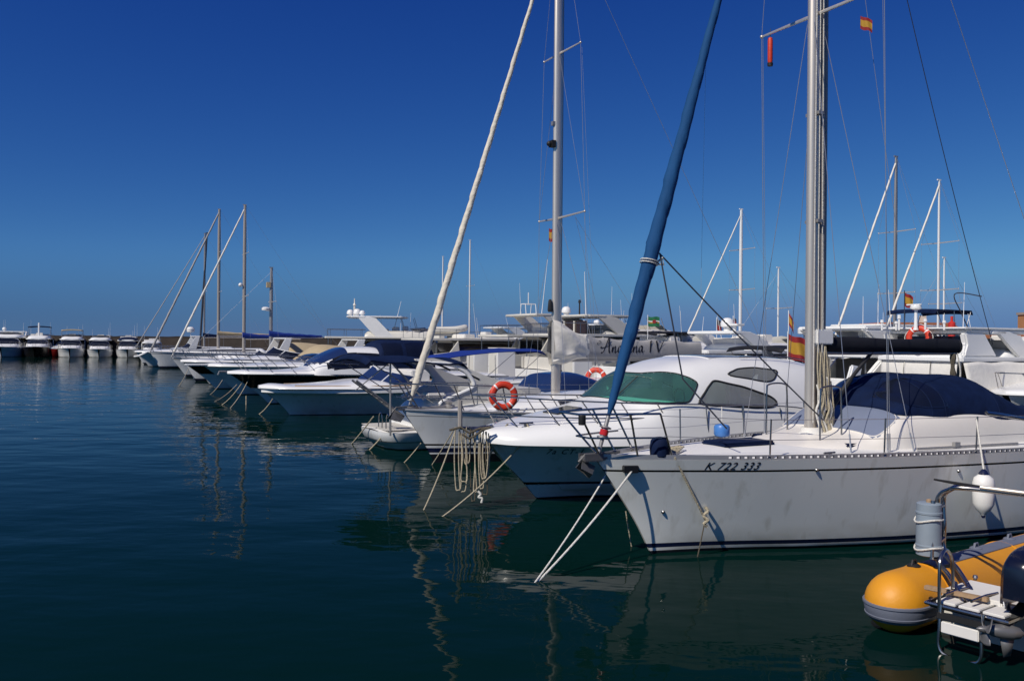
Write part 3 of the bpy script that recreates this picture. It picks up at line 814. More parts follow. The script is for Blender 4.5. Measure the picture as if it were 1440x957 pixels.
# mast and rigging
MX = 3.14
mast(a, MX - .03, 1.52, 14.5, 0.105, 0.085)
slot = MB().loft([[Vector((MX + .165 + .105*math.cos(6.283*j/16), .062*math.sin(6.283*j/16), z)) for j in range(16)] for z in (1.95, 6, 10, 14.2)])
slot.build("furling_mast_section", "mast_extrusion", a)
MB().lathe([(0.22, 0), (0.22, 0.03), (0.18, 0.07), (0.17, 0.14)], (MX, 0, 1.53), n=14).build("mast_collar", "canvas_white", a)
for z in (4.9, 6.6):
    MB().box(MX-.05, MX+.05, -.14, .14, z, z+0.05).build("mast_fitting", "alu_dark", a)
spreaders(a, MX, 8.2, 1.25, 0.06); spreaders(a, MX, 11.4, 0.95, 0.05)
for sd in (-1, 1):
    e = H.edge(H.u_at(3.35), sd, 0.30, 0.03)
    tip = Vector((MX+.06, sd*1.25, 8.23)); tip2 = Vector((MX+.05, sd*.95, 11.43))
    wire(a, "shroud", e, tip, 0.006); wire(a, "shroud", tip, tip2, 0.005, turn=False); wire(a, "shroud", tip2, (MX, sd*.06, 14.4), 0.005, turn=False)
    wire(a, "shroud", e + Vector((0.05, 0, 0)), (MX+.06, sd*1.22, 8.20), 0.004)
    wire(a, "shroud", H.edge(H.u_at(2.75), sd, 0.32, 0.03), (MX-.1, sd*.07, 8.05), 0.005)
    wire(a, "shroud", H.edge(H.u_at(3.85), sd, 0.32, 0.03), (MX+.1, sd*.07, 8.0), 0.005)
wire(a, "backstay", (10.9, 0, 1.4), (MX+.1, 0, 14.5), 0.006)
MB().tube(sag(A.pt(1396, 484, 0.5), (MX+.2, 0.0, 14.2), 0.35), 0.007, 5).build("topping_lift", "wire_dark", a)
MB().tube(sag(A.pt(1262, 330, -0.7), (MX+.2, 0.0, 13.2), 0.12), 0.004, 5).build("lazy_jack", "wire", a)
# halyards down the mast with coils
mb = MB(); random.seed(11)
for k, (dx, dy) in enumerate(((-0.10, -0.11), (-0.02, -0.13), (0.08, -0.12), (0.15, -0.08))):
    mb.tube([(MX+dx, dy*1.05, 1.75), (MX+dx*0.9, dy*0.95, 4.5), (MX+dx*.6, dy*0.9, 13.6)], 0.0075, 5)
mb.build("halyard", "rope_white", a)
for k in range(7):
    dx = 0.0 + 0.045*k; top_z = 2.95 - 0.10*(k % 3) - (0.55 if k > 4 else 0); ln = 0.62 + 0.10*(k % 4)
    y = -0.115 - 0.012*(k % 2)
    pts = curve_pts([(MX+dx, y, top_z), (MX+dx-.045, y-.03, top_z-ln*.5), (MX+dx-.02, y-.04, top_z-ln), (MX+dx+.03, y-.03, top_z-ln-.03), (MX+dx+.055, y-.02, top_z-ln*.5), (MX+dx+.01, y, top_z)], 6)
    MB().tube(pts, 0.013, 6, closed=False).build("rope_coil", "rope", a)
for k in range(5):
    x = MX - 0.03 + 0.065*k; y = -0.125 - 0.015*(k % 2); z0 = 2.35 - .05*k
    pts = curve_pts([(x, y, z0), (x+.03, y-.03, z0-.22), (x-.025, y-.01, z0-.42), (x+.02, y-.03, 1.72), (x+.05, y-.05, 1.60)], 6)
    MB().tube(pts, 0.018, 6).build("rope_tail", "rope" if k % 2 else "rope_white", a)
MB().box(MX-.05, MX+.33, -.13, .10, 2.98, 3.22).build("gooseneck", "gelcoat", a, bevel=0.02)
# boom with a dark cover
x1 = A.loc(1345, 490, 0)[0]; secs = []
for i in range(17):
    t = i/16; x = MX + 0.28 + (x1 - MX - 0.28)*t; h = 0.135 + 0.012*math.sin(t*9); zc = 2.965 - 0.01*t
    secs.append([Vector((x, 0.085*math.cos(6.283*j/14), zc + h*math.sin(6.283*j/14) * (1.0 if math.sin(6.283*j/14) > 0 else .8))) for j in range(14)])
MB().loft(secs).build("boom_cover", "canvas_black", a)
MB().ball((x1+.02, 0, 2.96), (.06, .1, .13), 8).build("boom_end", "rubber", a)
MB().tube([(MX+.3, 0, 2.845), (x1-.02, 0, 2.84)], 0.03, 8).build("boom", "aluminium", a)
MB().tube([(MX+0.2, 0, 1.72), (4.0, 0, 2.42)], 0.045, 8).tube([(4.0, 0, 2.42), (4.5, 0, 2.86)], 0.03, 8).build("boom_vang", "rubber", a)
pts = curve_pts([(x1-.12, -.02, 2.83), (x1-.14, -.03, 2.55), (x1-.08, -.02, 2.3), (x1-.1, -.03, 2.12)], 6)
MB().tube(pts, [0.045 + 0.012*math.sin(i) for i in range(len(pts))], 7).build("mainsheet", "rope_dark", a)
MB().tube(curve_pts([(x1-.05, -.05, 2.85), (x1+.03, -.06, 2.5), (x1-.03, -.05, 2.2), (x1+.05, -.05, 2.05)], 6), 0.012, 5).build("mainsheet_tail", "rope_white", a)
# stainless bars beside the mast
for sd in (-1, 1):
    x = 2.98 if sd < 0 else 2.9
    MB().tube(curve_pts([(x-.22, sd*.52, 1.5), (x-.22, sd*.52, 2.2), (x-.16, sd*.52, 2.33), (x+.16, sd*.52, 2.33), (x+.22, sd*.52, 2.2), (x+.24, sd*.52, 1.5)], 5), 0.014, 7).build("mast_bar", "stainless", a)
# furled headsail
fa, fb = Vector((-0.80, 0, 1.78)), Vector((3.04, 0, 14.15))
RT = [(0, .022), (.018, .028), (.03, .055), (.09, .090), (.2, .110), (.33, .094), (.5, .060), (.75, .05), (1, .02)]
rolled(a, fa, fb, lambda t: ip(RT, t), "furl_blue", 13, N=190, n=26, step=.15)
d = (fb-fa).normalized()
MB().lathe([(0.02, -0.42), (0.03, -0.12), (0.085, -0.12), (0.085, -0.10), (0.045, -0.09), (0.045, 0.02), (0.085, 0.03), (0.085, 0.045), (0.03, 0.06), (0.03, 0.2)], fa, d, 12).build("furling_drum", "alu_dark", a)
MB().lathe([(0.06, -0.075), (0.062, 0.0), (0.05, 0.005)], fa, d, 12).build("furling_line", "lens_red", a)
cl = lerp(fa, fb, 0.19)
mb = MB()
for k in range(2):
    c = lerp(fa, fb, 0.188 + 0.003*k)
    mb.tube([c + Vector((.125*math.cos(t/10*6.283), .125*math.sin(t/10*6.283), -.03*math.cos(t/10*6.283))) for t in range(10)], 0.009, 5, closed=True)
mb.tube([cl + Vector((.11, -.05, 0)), cl + Vector((.18, -.07, .06)), cl + Vector((.2, -.07, -.04)), cl + Vector((.11, -.06, -.03))], 0.018, 5)
mb.build("lashing", "rope_white", a)
MB().tube([lerp(fa, fb, .2) + Vector((.1, -.06, 0)), A.pt(960, 532, -.35), A.pt(1022, 602, -0.7)], 0.012, 6).build("jib_sheet", "wire_dark", a)
MB().tube(sag(lerp(fa, fb, .2) + Vector((.1, -.05, 0)), A.pt(1158, 590, -.5), 0.03), 0.012, 6).build("jib_sheet", "wire_dark", a)
MB().tube(sag(lerp(fa, fb, .45) + Vector((.05, .06, 0)), A.pt(985, 440, .2), -0.1), 0.003, 4).build("light_halyard", "wire", a)

# ================================================================== B: the hardtop motor cruiser
B = Berth(0.50, 16.88)
b = boat("motor_cruiser", "white motor cruiser with a moulded hardtop and green tinted windscreen", "motor boat", B, PIERGROUP)
H = Hull(9.6, [(-0.4, 0.5), (0, 0), (0.35, -0.32), (0.8, -0.78), (1.3, -1.2)], [(0, 1.18), (.2, 1.13), (.5, 1.10), (1, 1.05)],
         [(0, .10), (.02, .34), (.05, .62), (.1, .95), (.2, 1.34), (.35, 1.6), (.6, 1.7), (1, 1.62)],
         [(0, .02), (.08, .14), (.2, .55), (.4, 1.1), (.65, 1.35), (1, 1.4)], 1.15, 0.0)
HB = H
H.build(b, [(-0.35, 1), (0.02, 0), (0.24, 2), (0.285, 0), (0.975, 3)], ["hull_white", "antifoul", "black_paint", "rubber"], 52)
H.strip(b, "spray_rail", "hull_white", 0.15, 0.235, 0.06, 0.9, 0.05)
H.rub(b, "rub_rail", "toerail_alu", 1.0, 0.024, out=0.01)
K = House([(-1.26, .13, 1.14, 1.30, 2.2, .02), (-1.15, .42, 1.14, 1.36, 2.4, .04), (-.9, .72, 1.13, 1.42, 2.6, .06), (-.4, 1.06, 1.13, 1.50, 2.7, .08), (.3, 1.36, 1.12, 1.61, 2.8, .10), (1.0, 1.52, 1.11, 1.74, 3.0, .12), (1.45, 1.58, 1.11, 1.86, 3.2, .13),
           (1.75, 1.6, 1.11, 2.06, 3.4, .14), (2.1, 1.62, 1.10, 2.34, 3.6, .16), (2.5, 1.63, 1.10, 2.50, 3.8, .18), (3.1, 1.64, 1.10, 2.65, 4.0, .20), (3.9, 1.65, 1.10, 2.73, 4.2, .22), (5.0, 1.66, 1.09, 2.72, 4.2, .22), (6.0, 1.66, 1.09, 2.63, 4.0, .22), (6.5, 1.66, 1.08, 2.45, 3.8, .22), (6.75, 1.66, 1.08, 1.95, 3.4, .18), (7.2, 1.66, 1.08, 1.6, 3.2, .1), (9.5, 1.6, 1.06, 1.45, 3.2, .06)])
ws = [(868, 556), (905, 527), (920, 525), (960, 527), (996, 532), (967, 565), (920, 559)]
w1 = [(981, 567), (1002, 534), (1045, 543), (1085, 557), (1096, 567), (1085, 572), (1036, 571)]
w2 = [(1022, 525), (1036, 518), (1059, 516), (1094, 520), (1089, 533), (1080, 537), (1055, 532), (1028, 528)]
def wind_b(c):
    q = abs(c.y)
    return q < 1.5 and c.z > 1.855 and 1.50 < c.x < 2.13 + .72*(q/1.3)**2.2 and (q < .8 or c.x < 2.50 + (c.z - 1.86)*.95)
K.build(b, "gelcoat", [("windscreen", "teal_glass", wind_b, 0.016, "rubber"), ("side_window", "clear_glass", px_hole(B, w1, .9), 0.022, "rubber"), ("quarter_window", "clear_glass", px_hole(B, w2, .8), 0.018, "rubber"), ("sunroof", "clear_glass", lambda c: 3.5 < c.x < 5.9 and abs(c.y) < .80 and c.z > 2.5, 0.014, "gelcoat"), ("aft_light_opening", "clear_glass", lambda c: 6.52 < c.x < 7.1 and abs(c.y) < 1.25 and c.z > 1.62, 0.02, "gelcoat")], 230, 190, "superstructure")  # the glazed opening aft is added to let sun into the cabin
# interior seen through the glass
MB().box(1.9, 6.4, -1.3, 1.3, 1.12, 1.2).build("cockpit_sole", "interior_grey", b, smooth=False)
MB().box(1.75, 2.75, -1.25, 1.25, 1.2, 1.82).build("dashboard", "seat_white", b, bevel=0.05)
for x, y in ((3.5, -.55), (3.5, .55)):
    s_ = MB().box(x, x+.5, y-.35, y+.35, 1.2, 1.75).box(x+.4, x+.58, y-.35, y+.35, 1.7, 2.3).build("helm_seat", "seat_white", b, bevel=0.04)
MB().tube([Vector((2.95, -.55 + .17*math.cos(t/14*6.283), 1.9 + .17*math.sin(t/14*6.283))) for t in range(14)], .014, 6, closed=True).build("steering_wheel", "rubber", b)
MB().box(4.6, 6.3, .55, 1.2, 1.2, 1.75).build("sofa", "seat_white", b, bevel=0.06)
MB().box(2.9, 6.3, 1.18, 1.30, 1.2, 1.98).build("side_lining", "seat_white", b, bevel=.03)
MB().box(4.9, 5.0, -.1, 1.1, 1.2, 2.05).build("galley_unit", "seat_white", b, bevel=.02)
for x_ in (3.6, 4.5, 5.4): MB().box(x_, x_ + .30, 1.20, 1.28, 1.98, 2.42).build("curtain", "seat_white", b, bevel=.02)
# wipers, hatch, rails
for x, dy in ((0.0, .55), (0.0, .25)):
    e0 = K.p((1.55-K.x0)/(K.x1-K.x0), -0.02 - dy*.12) + Vector((-.02, 0, .03)); e1 = K.p((2.02-K.x0)/(K.x1-K.x0), .1 - dy*.35) + Vector((-.03, 0, .04))
    MB().tube([e0, e1], .011, 5).build("wiper", "rubber", b)
c = K.p((.55-K.x0)/(K.x1-K.x0), 0)
MB().obox(c + Vector((0, 0, .01)), (.28, 0, .05), (0, .28, 0), (-.003, 0, .018)).build("deck_hatch", "smoke_glass", b, bevel=.008)
mb = MB()
top = []; mid = []
for i in range(15):
    u = .30 * i/14; e = H.edge(u, -1, .12)
    top.append(e + Vector((-.16*(1-i/14) - .12, -.02, .82 - .10*(i/14)))); mid.append(e + Vector((-.08*(1-i/14) - .06, -.01, .46)))
for L, r in ((top, .015), (mid, .012)):
    mb.tube(L[::-1] + [Vector((p.x, -p.y, p.z)) for p in L], r, 6)
for i in (1, 4, 7, 10, 13):
    u = .30 * i/14
    for sd in (-1, 1):
        f = H.edge(min(.5, u + .035), sd, .12, .03)
        mb.tube([Vector((top[i].x, -sd*top[i].y*1.0 if sd > 0 else top[i].y, top[i].z)), f], .014, 6)
e = top[-1]
for sd in (-1, 1):
    far = [Vector((e.x, sd*abs(e.y), e.z)), Vector((e.x+1.6, sd*(abs(e.y)+.12), e.z-.05)), Vector((e.x+3.4, sd*(abs(e.y)+.15), e.z-.18)), Vector((e.x+4.2, sd*(abs(e.y)+.15), e.z-.6))]
    mb.tube(curve_pts(far, 5), .012, 6)
    for k in (.8, 1.7, 2.7):
        mb.tube([Vector((e.x+k, sd*(abs(e.y)+.1), e.z-.05*k)), Vector((e.x+k+.05, sd*1.6, 1.12))], .011, 6)
mb.build("bow_rail", "stainless", b)
MB().tube(curve_pts([(-1.0, -.1, 1.42), (-1.25, -.08, 1.40), (-1.42, 0, 1.33)], 5), .03, 6).box(-1.45, -1.0, -.1, .1, 1.36, 1.39).build("bow_roller", "stainless", b)
pb = B.local(at_depth(647, 562, 16.15)); pe = B.local(at_depth(647, 601, 16.15))
MB().tube([pe, pb], .045, 8).build("bow_post", "mast_wood", b)
MB().tube([pe, (-1.2, 0, 1.38)], .03, 6).build("post_bracket", "stainless", b)
for sd in (-1, 1):
    c = Vector((-.55, sd*.55, 1.46))
    MB().tube([c + Vector((-.14, 0, .04)), c + Vector((.14, 0, .04))], .018, 6).box(c.x-.04, c.x+.04, c.y-.02, c.y+.02, c.z-.06, c.z+.04).build("cleat", "stainless", b)
vs, fs = text_mesh("7a CT-1", .15, 0, 0.002, 1.25)
mast_text(b, vs, fs, lambda x, y: H.at(-.18 + x, .93 + y, -1, .003), "black_text", "registration_number")
MB().tube(curve_pts([(4.2, -.9, 2.70), (5.2, -.95, 2.72), (6.2, -1.0, 2.60)], 4), .012, 5).tube(curve_pts([(4.2, .9, 2.70), (5.2, .95, 2.72), (6.2, 1.0, 2.60)], 4), .012, 5).build("grab_rail", "stainless", b)
for sd in (-1, 1):
    MB().prism([(6.35, 1.5), (6.75, 2.55), (7.05, 2.5), (6.9, 1.9), (7.3, 1.4)], sd*1.5-.05, sd*1.5+.05).build("arch_wing", "gelcoat", b, bevel=.03)
MB().box(7.2, 8.9, -1.3, 1.3, 1.35, 1.62).build("sunpad", "seat_white", b, bevel=.06)

# ================================================================== C: the white sailing boat with the lettered boom cover
C = Berth(-1.85, 21.63)
c_ = boat("sailing_boat", "white sailing boat with navy waterline stripes and a grey boom cover carrying black lettering", "sailing boat", C, PIERGROUP)
H = Hull(11.6, [(-0.4, 0.3), (0, 0), (0.6, -0.36), (1.3, -0.85)], [(0, 1.30), (.25, 1.20), (.6, 1.12), (1, 1.12)],
         [(0, 0.03), (.03, .25), (.08, .5), (.18, .98), (.4, 1.6), (.6, 1.78), (.8, 1.66), (1, 1.25)],
         [(0, 0.015), (.06, .15), (.12, .34), (.22, .78), (.4, 1.28), (.6, 1.5), (.8, 1.4), (1, .75)], 0.85, 0.25)
HC = H
H.build(c_, [(-0.35, 1), (0.17, 0), (0.20, 2), (0.29, 0), (0.335, 3), (0.37, 0), (0.90, 4), (0.915, 0)], ["hull_white", "antifoul", "navy_paint", "black_paint", "toerail_alu"], 48)
H.deck(c_, camber=0.10)
H.rub(c_, "toe_rail", "toerail_alu", 1.02, 0.028)
K = House([(1.0, .35, 1.24, 1.30, 2.6, .1), (1.6, .75, 1.22, 1.42, 2.8, .1), (2.5, .95, 1.2, 1.55, 3, .12), (4.0, 1.1, 1.16, 1.68, 3.2, .12), (6.5, 1.2, 1.14, 1.72, 3.4, .12), (7.6, 1.15, 1.13, 1.66, 3.4, .12), (7.9, 1.1, 1.13, 1.45, 3.4, .1)])
K.build(c_, "gelcoat", [("cabin_window", "dark_glass", lambda q: 3.0 < q.x < 6.6 and abs(q.y) > .7 and 1.36 + .02*(q.x-3) < q.z < 1.52 + .01*(q.x-3), .012, "alu_dark")], 80, 44, "coachroof")
D = House([(6.9, .9, 1.66, 1.72, 2.6, .05), (7.3, 1.05, 1.6, 2.1, 2.5, .05), (8.0, 1.15, 1.5, 2.25, 2.4, .05), (8.8, 1.2, 1.4, 2.2, 2.4, .05)])
D.build(c_, "canvas_black", [("hood_window", "vinyl_window", lambda q: 7.35 < q.x < 8.5 and abs(q.y) > .6 and 1.7 < q.z < 2.0, .012, "canvas_black")], 40, 30, "sprayhood")
MX = 3.40
mast(c_, MX, 1.60, 14.4, 0.13, 0.085)
MB().box(MX+.125, MX+.15, -.022, .022, 1.9, 14.2).build("luff_slot", "alu_dark", c_, smooth=False)
MB().box(MX-.22, MX-.1, -.09, .09, 8.05, 8.22).ball((MX-.26, 0, 8.13), .07, 6).build("steaming_light", "rubber", c_)
MB().box(MX-.18, MX-.1, -.05, .05, 8.62, 8.72).build("mast_fitting", "alu_dark", c_)
MB().lathe([(.05, 0), (.07, .05), (.05, .28), (.03, .33)], (MX-.2, -.02, 3.75), n=8).build("mast_lamp", "rubber", c_)
spreaders(c_, MX, 6.2, 1.15, 0.12, rise=.06); spreaders(c_, MX, 10.5, 0.92, 0.1, rise=.06)
for sd in (-1, 1):
    e = H.edge(H.u_at(3.6), sd, 0.18, 0.03); t1 = Vector((MX+.12, sd*1.15, 6.26)); t2 = Vector((MX+.1, sd*.92, 10.56))
    wire(c_, "shroud", e, t1, .006); wire(c_, "shroud", t1, t2, .006, turn=False); wire(c_, "shroud", t2, (MX, sd*.06, 14.3), .005, turn=False)
    wire(c_, "shroud", t1, (MX, sd*.07, 10.4), .005, turn=False)
    wire(c_, "shroud", H.edge(H.u_at(3.0), sd, 0.2, 0.03), (MX-.05, sd*.07, 6.1), .006); wire(c_, "shroud", H.edge(H.u_at(4.2), sd, 0.2, 0.03), (MX+.08, sd*.07, 6.1), .006)
wire(c_, "lazy_jack", (MX+1.4, -.2, 3.0), (MX+.25, -.5, 6.2), .004, turn=False); wire(c_, "lazy_jack", (MX+3.0, -.2, 3.0), (MX+.25, -.5, 6.2), .004, turn=False)
wire(c_, "backstay", (11.7, 0, 1.2), (MX+.1, 0, 14.35), .006)
for dx, dz in ((.28, 12.0), (.4, 9.8)):
    wire(c_, "flag_halyard", H.edge(H.u_at(3.9), -1, .3, .03), (MX+dx, -.7, 10.53 if dz > 10 else 6.2), .004, turn=False)
furled(c_, (-.62, 0, 1.62), (MX-.02, 0, 14.2), .108, .042, "rolled_sail", "furled_headsail", .10, 1.1, 170)
pulpit(c_, H, 1.4, .66, .30, 3, .017, "stainless", .30)
stanchions(c_, H, [1.6, 3.4, 5.2, 7.0, 8.8, 10.6], .62, .013)
for sd in (-1, 1):
    e = H.edge(H.u_at(1.6), sd, .06)
    MB().tube([H.edge(H.u_at(1.4), sd, .05) + Vector((-.05, sd*.05, .65)), e + Vector((0, sd*.02, .61))], .0045, 5).build("lifeline", "wire", c_)
# boom, cover bunched at the mast, lettering
MB().tube([(MX+.1, 0, 2.52), (8.15, 0, 2.56)], .075, 10, flat=.7).build("boom", "alu_dark", c_)
random.seed(2)
def cover(u, v):
    x = MX - .16 + 4.95*u
    top = ip([(0, 3.52), (.03, 3.50), (.09, 3.38), (.16, 3.22), (.25, 3.13), (.4, 3.06), (.7, 3.04), (1, 2.98)], u)
    bot = ip([(0, 2.37), (.08, 2.42), (.16, 2.52), (.3, 2.52), (1, 2.50)], u)
    wd = ip([(0, .19), (.06, .27), (.16, .23), (.3, .17), (1, .11)], u)
    th = 2*math.pi*v
    fold = max(0, 1 - u/.30)
    w = wd * (1 + fold * (.18*math.sin(7*math.cos(th) + 30*u + 3*math.sin(th)) + .10*math.sin(15*math.sin(th) - 50*u)))
    y = -w * math.copysign(abs(math.sin(th)) ** .7, math.sin(th)); cz = math.copysign(abs(math.cos(th)) ** .8, math.cos(th))
    z = (top+bot)/2 + (top-bot)/2 * cz + fold * .035*math.sin(26*u + 5*th)
    if u > .2: z += .02*math.sin(u*40) * max(0, cz)
    return Vector((x, y, z))
mb = MB().grid(cover, 110, 48)
mb.add([cover(1, j/48) for j in range(48)], [tuple(range(48))])
mb.m = [0 if (i // 48) / 110 < .205 + .012*math.sin(i % 48) else 1 for i in range(len(mb.f))]
mb.build("boom_cover", ["sail_cloth", "canvas_white2"], c_, weld=True, angle=70)
def stroke(mb, pts, fn, w=0.02, ang=0.7):     # broad-nib pen stroke
    P_ = curve_pts([(x, y, 0) for x, y in pts], 7); vs = []; n = len(P_)
    nib = Vector((math.cos(ang), math.sin(ang), 0))
    for p in P_:
        vs += [fn(p.x - nib.x*w, p.y - nib.y*w), fn(p.x + nib.x*w, p.y + nib.y*w)]
    vs2 = [v + Vector((0, -.004, 0)) for v in vs]
    mb.add(vs, [(2*i, 2*i+1, 2*i+3, 2*i+2) for i in range(n-1)])
letters = [
 # A
 [(-.02,.02), (.04,.0), (.14,.16), (.27,.42), (.30,.46)], [(.30,.46), (.305,.30), (.30,.10), (.32,.0), (.38,.02), (.42,.07)], [(.02,.22), (-.04,.18), (.02,.15), (.18,.18), (.36,.22), (.42,.26)],
 # n
 [(.42,.07), (.46,.18), (.44,.0)], [(.445,.05), (.50,.16), (.555,.19), (.56,.10), (.555,.02), (.60,.0), (.65,.07)],
 # g
 [(.80,.17), (.74,.20), (.68,.12), (.69,.02), (.75,.02), (.81,.16)], [(.82,.19), (.80,.0), (.76,-.16), (.68,-.18), (.70,-.10), (.84,.02), (.88,.07)],
 # e
 [(.88,.07), (.96,.12), (.98,.19), (.93,.19), (.90,.08), (.94,.0), (1.03,.07)],
 # l
 [(1.03,.07), (1.12,.28), (1.15,.44), (1.10,.42), (1.08,.14), (1.11,.0), (1.17,.06)],
 # i
 [(1.17,.06), (1.23,.19), (1.215,.04), (1.25,.0), (1.30,.06)], [(1.255,.29), (1.265,.30)],
 # n
 [(1.30,.06), (1.345,.18), (1.33,.0)], [(1.335,.05), (1.39,.16), (1.445,.19), (1.45,.10), (1.445,.02), (1.49,.0), (1.54,.07)],
 # a
 [(1.69,.17), (1.63,.20), (1.57,.12), (1.58,.02), (1.64,.02), (1.70,.16)], [(1.71,.19), (1.695,.05), (1.73,.0), (1.80,.06)],
 # IV
 [(2.08,.36), (2.05,.0)], [(2.32,.36), (2.42,.0)], [(2.64,.36), (2.42,.0)],
]
xl, zl = C.loc(845, 491, -.13); xr, _ = C.loc(932, 486, -.13)
ks = (xr - xl) / 2.60
def on_cover(x, y):
    X = xl + x*ks; u = (X - MX + .16)/4.95
    z = zl - .085 + y*ks*1.12 + x*ks*.012
    wd = ip([(0, .19), (.06, .27), (.16, .23), (.3, .17), (1, .11)], u)
    return Vector((X, -wd - .005, z))
mb = MB()
for s_ in letters[:-3]: stroke(mb, s_, on_cover, .032, .55)
mb.build("boat_name", "black_text", c_, smooth=False)
mb = MB(); stroke(mb, letters[-3], on_cover, .034, .2); mb.build("numeral", "black_text", c_, smooth=False)
mb = MB(); stroke(mb, letters[-2], on_cover, .034, .2); stroke(mb, letters[-1], on_cover, .022, .2); mb.build("numeral", "black_text", c_, smooth=False)
mb = MB(); stroke(mb, [(-.20,.30), (-.12,.36), (-.03,.33), (-.06,.27), (-.17,.26), (-.20,.30)], on_cover, .012); stroke(mb, [(-.20,.30), (-.03,.31)], on_cover, .01)
mb.build("emblem", "navy_paint", c_, smooth=False)
# anchor gear and chain on the foredeck
MB().tube(curve_pts([(-.75, -.02, 1.36), (-.3, -.05, 1.36), (.1, -.05, 1.37), (.5, 0, 1.37)], 5), .03, 6).lathe([(.1, 0), (.12, .05), (.07, .09), (.11, .16), (.04, .2)], (.35, 0, 1.33), n=10).build("windlass", "alu_dark", c_)
MB().box(-1.0, -.5, -.07, .07, 1.31, 1.36).build("bow_roller", "stainless", c_)
mb = MB().tube([(-.5, 0, 1.40), (-1.02, 0, 1.38), (-1.12, 0, 1.26)], .02, 6).add([(-1.08, 0, 1.3), (-1.2, -.11, 1.12), (-.95, -.14, 1.04), (-.8, 0, 1.16), (-.95, .14, 1.04), (-1.2, .11, 1.12)], [(0,1,2,3), (0,3,4,5)])
mb.build("anchor", "galvanised", c_, smooth=False, solid=.012)

# ================================================================== D: sport boat lying stern out
Dp = at_level(520, 628)
D_ = Berth(Dp.x, Dp.y)
d_ = boat("sport_boat", "white sport boat lying stern out with a bathing platform and a swept radar arch", "motor boat", D_, PIERGROUP)
H = Hull(10.5, [(-0.4, .35), (0, .3), (.25, .06), (.45, 0), (1.2, 0)], [(0, .50), (.11, .52), (.135, .66), (.16, 1.05), (.2, 1.22), (.4, 1.32), (1, 1.5)],
         [(0, .75), (.015, 1.15), (.04, 1.38), (.1, 1.5), (.4, 1.62), (.7, 1.45), (.9, .7), (1, .05)],
         [(0, .5), (.02, .9), (.06, 1.1), (.15, 1.25), (.5, 1.35), (.8, .8), (1, .03)], .7, 0.4)
H.build(d_, [(-0.35, 1), (0.06, 0), (0.42, 2), (0.49, 0)], ["hull_white", "antifoul", "toerail_alu"], 60)
H.deck(d_, camber=.04)
MB().box(.12, 1.1, -1.1, 1.1, .545, .562).build("platform_decking", "interior_grey", d_, bevel=.004)
q = MB()
K = House([(1.12, 1.35, .5, .9, 3, .05), (1.35, 1.42, .5, 1.25, 3, .06), (1.7, 1.45, .5, 1.42, 3.2, .06), (2.3, 1.48, .6, 1.46, 3.2, .06), (3.2, 1.5, .8, 1.45, 3.4, .05), (6.2, 1.5, 1.0, 1.5, 3.4, .05), (7.5, 1.3, 1.2, 1.85, 3, .1), (8.8, .9, 1.3, 1.6, 2.6, .1), (10, .3, 1.4, 1.5, 2.4, .1)])
K.build(d_, "gelcoat", (), 70, 30, "transom_moulding")
for y in (-.75, -.15):
    MB().tube(curve_pts([(.25, y-.14, .55), (.25, y-.14, .85), (.25, y-.07, .95), (.25, y+.07, .95), (.25, y+.14, .85), (.25, y+.14, .55)], 5), .016, 6).build("ladder_hoop", "stainless", d_)
MB().box(1.2, 1.75, -1.25, -.75, 1.42, 1.55).build("aft_cushion", "seat_white", d_, bevel=.04)
arch = [(586, 504), (612, 503), (640, 510), (680, 526), (715, 539), (738, 551), (735, 567), (690, 573), (618, 570), (623, 564), (648, 553), (662, 545), (665, 537), (655, 523), (632, 512), (604, 510), (586, 509)]
pl = [D_.loc(x, y, -1.42) for x, y in arch]
cxs = sum(p[0] for p in pl)/len(pl)
for sd in (-1, 1):
    vs = []
    def side_y(x, z): return sd * (1.46 - .10*max(0, z - 1.5))
    mb = MB(); n = len(pl)
    vs = [(x, side_y(x, z), z) for x, z in pl] + [(x, side_y(x, z) - sd*.13, z) for x, z in pl]
    fs = [tuple(range(n)), tuple(range(2*n-1, n-1, -1))] + [(i, (i+1) % n, n + (i+1) % n, n + i) for i in range(n)]
    o = mb.add(vs, fs).build("radar_arch_leg", "old_white", d_, smooth=False)
    lip = [D_.loc(x, y, -1.42) for x, y in [(618, 568), (623, 563), (648, 552), (663, 545), (666, 537), (656, 523), (633, 511.5), (604, 509.5), (588, 508)]]
    MB().tube(curve_pts([(x, side_y(x, z) - sd*.02, z) for x, z in lip], 5), .055, 8).build("arch_lip", "gelcoat", o)
    for l in ([(607, 508), (624, 515), (634, 520)], [(645, 518), (660, 526), (674, 533)]):
        ll = [D_.loc(x, y, -1.42) for x, y in l]
        MB().tube(curve_pts([(x, side_y(x, z) + sd*.004, z) for x, z in ll], 4), .028, 6, flat=.3).build("vent_slot", "black_paint", o)
vs, fs = text_mesh("600DOU", .10, 0, .002, 1.2)
x0, z0 = D_.loc(668, 543, -1.42)
mast_text(d_, vs, fs, lambda x, y: Vector((x0 + x, -(1.465 - .10*max(0, z0 + y - 1.5)) - .003, z0 + y)), "grey_text", "model_lettering")
bx0, bx1 = D_.loc(512, 505, -1.3)[0], D_.loc(655, 512, -1.3)[0]
def dbim(u, v):
    w_ = 2*v - 1
    return Vector((bx0 + (bx1-bx0)*u, 1.45*w_, 2.47 + .13*(1 - w_*w_) - .10*u - .05*math.sin(math.pi*u*2)**2 - (.14 if u in (0, 1) else 0)))
MB().grid(dbim, 20, 12).build("bimini", "canvas_navy", d_, solid=.04)
for sd in (-1, 1):
    MB().tube([(1.3, sd*1.4, 1.3), (bx0 + .1, sd*1.42, 2.42)], .014, 6).build("bimini_post", "stainless", d_)
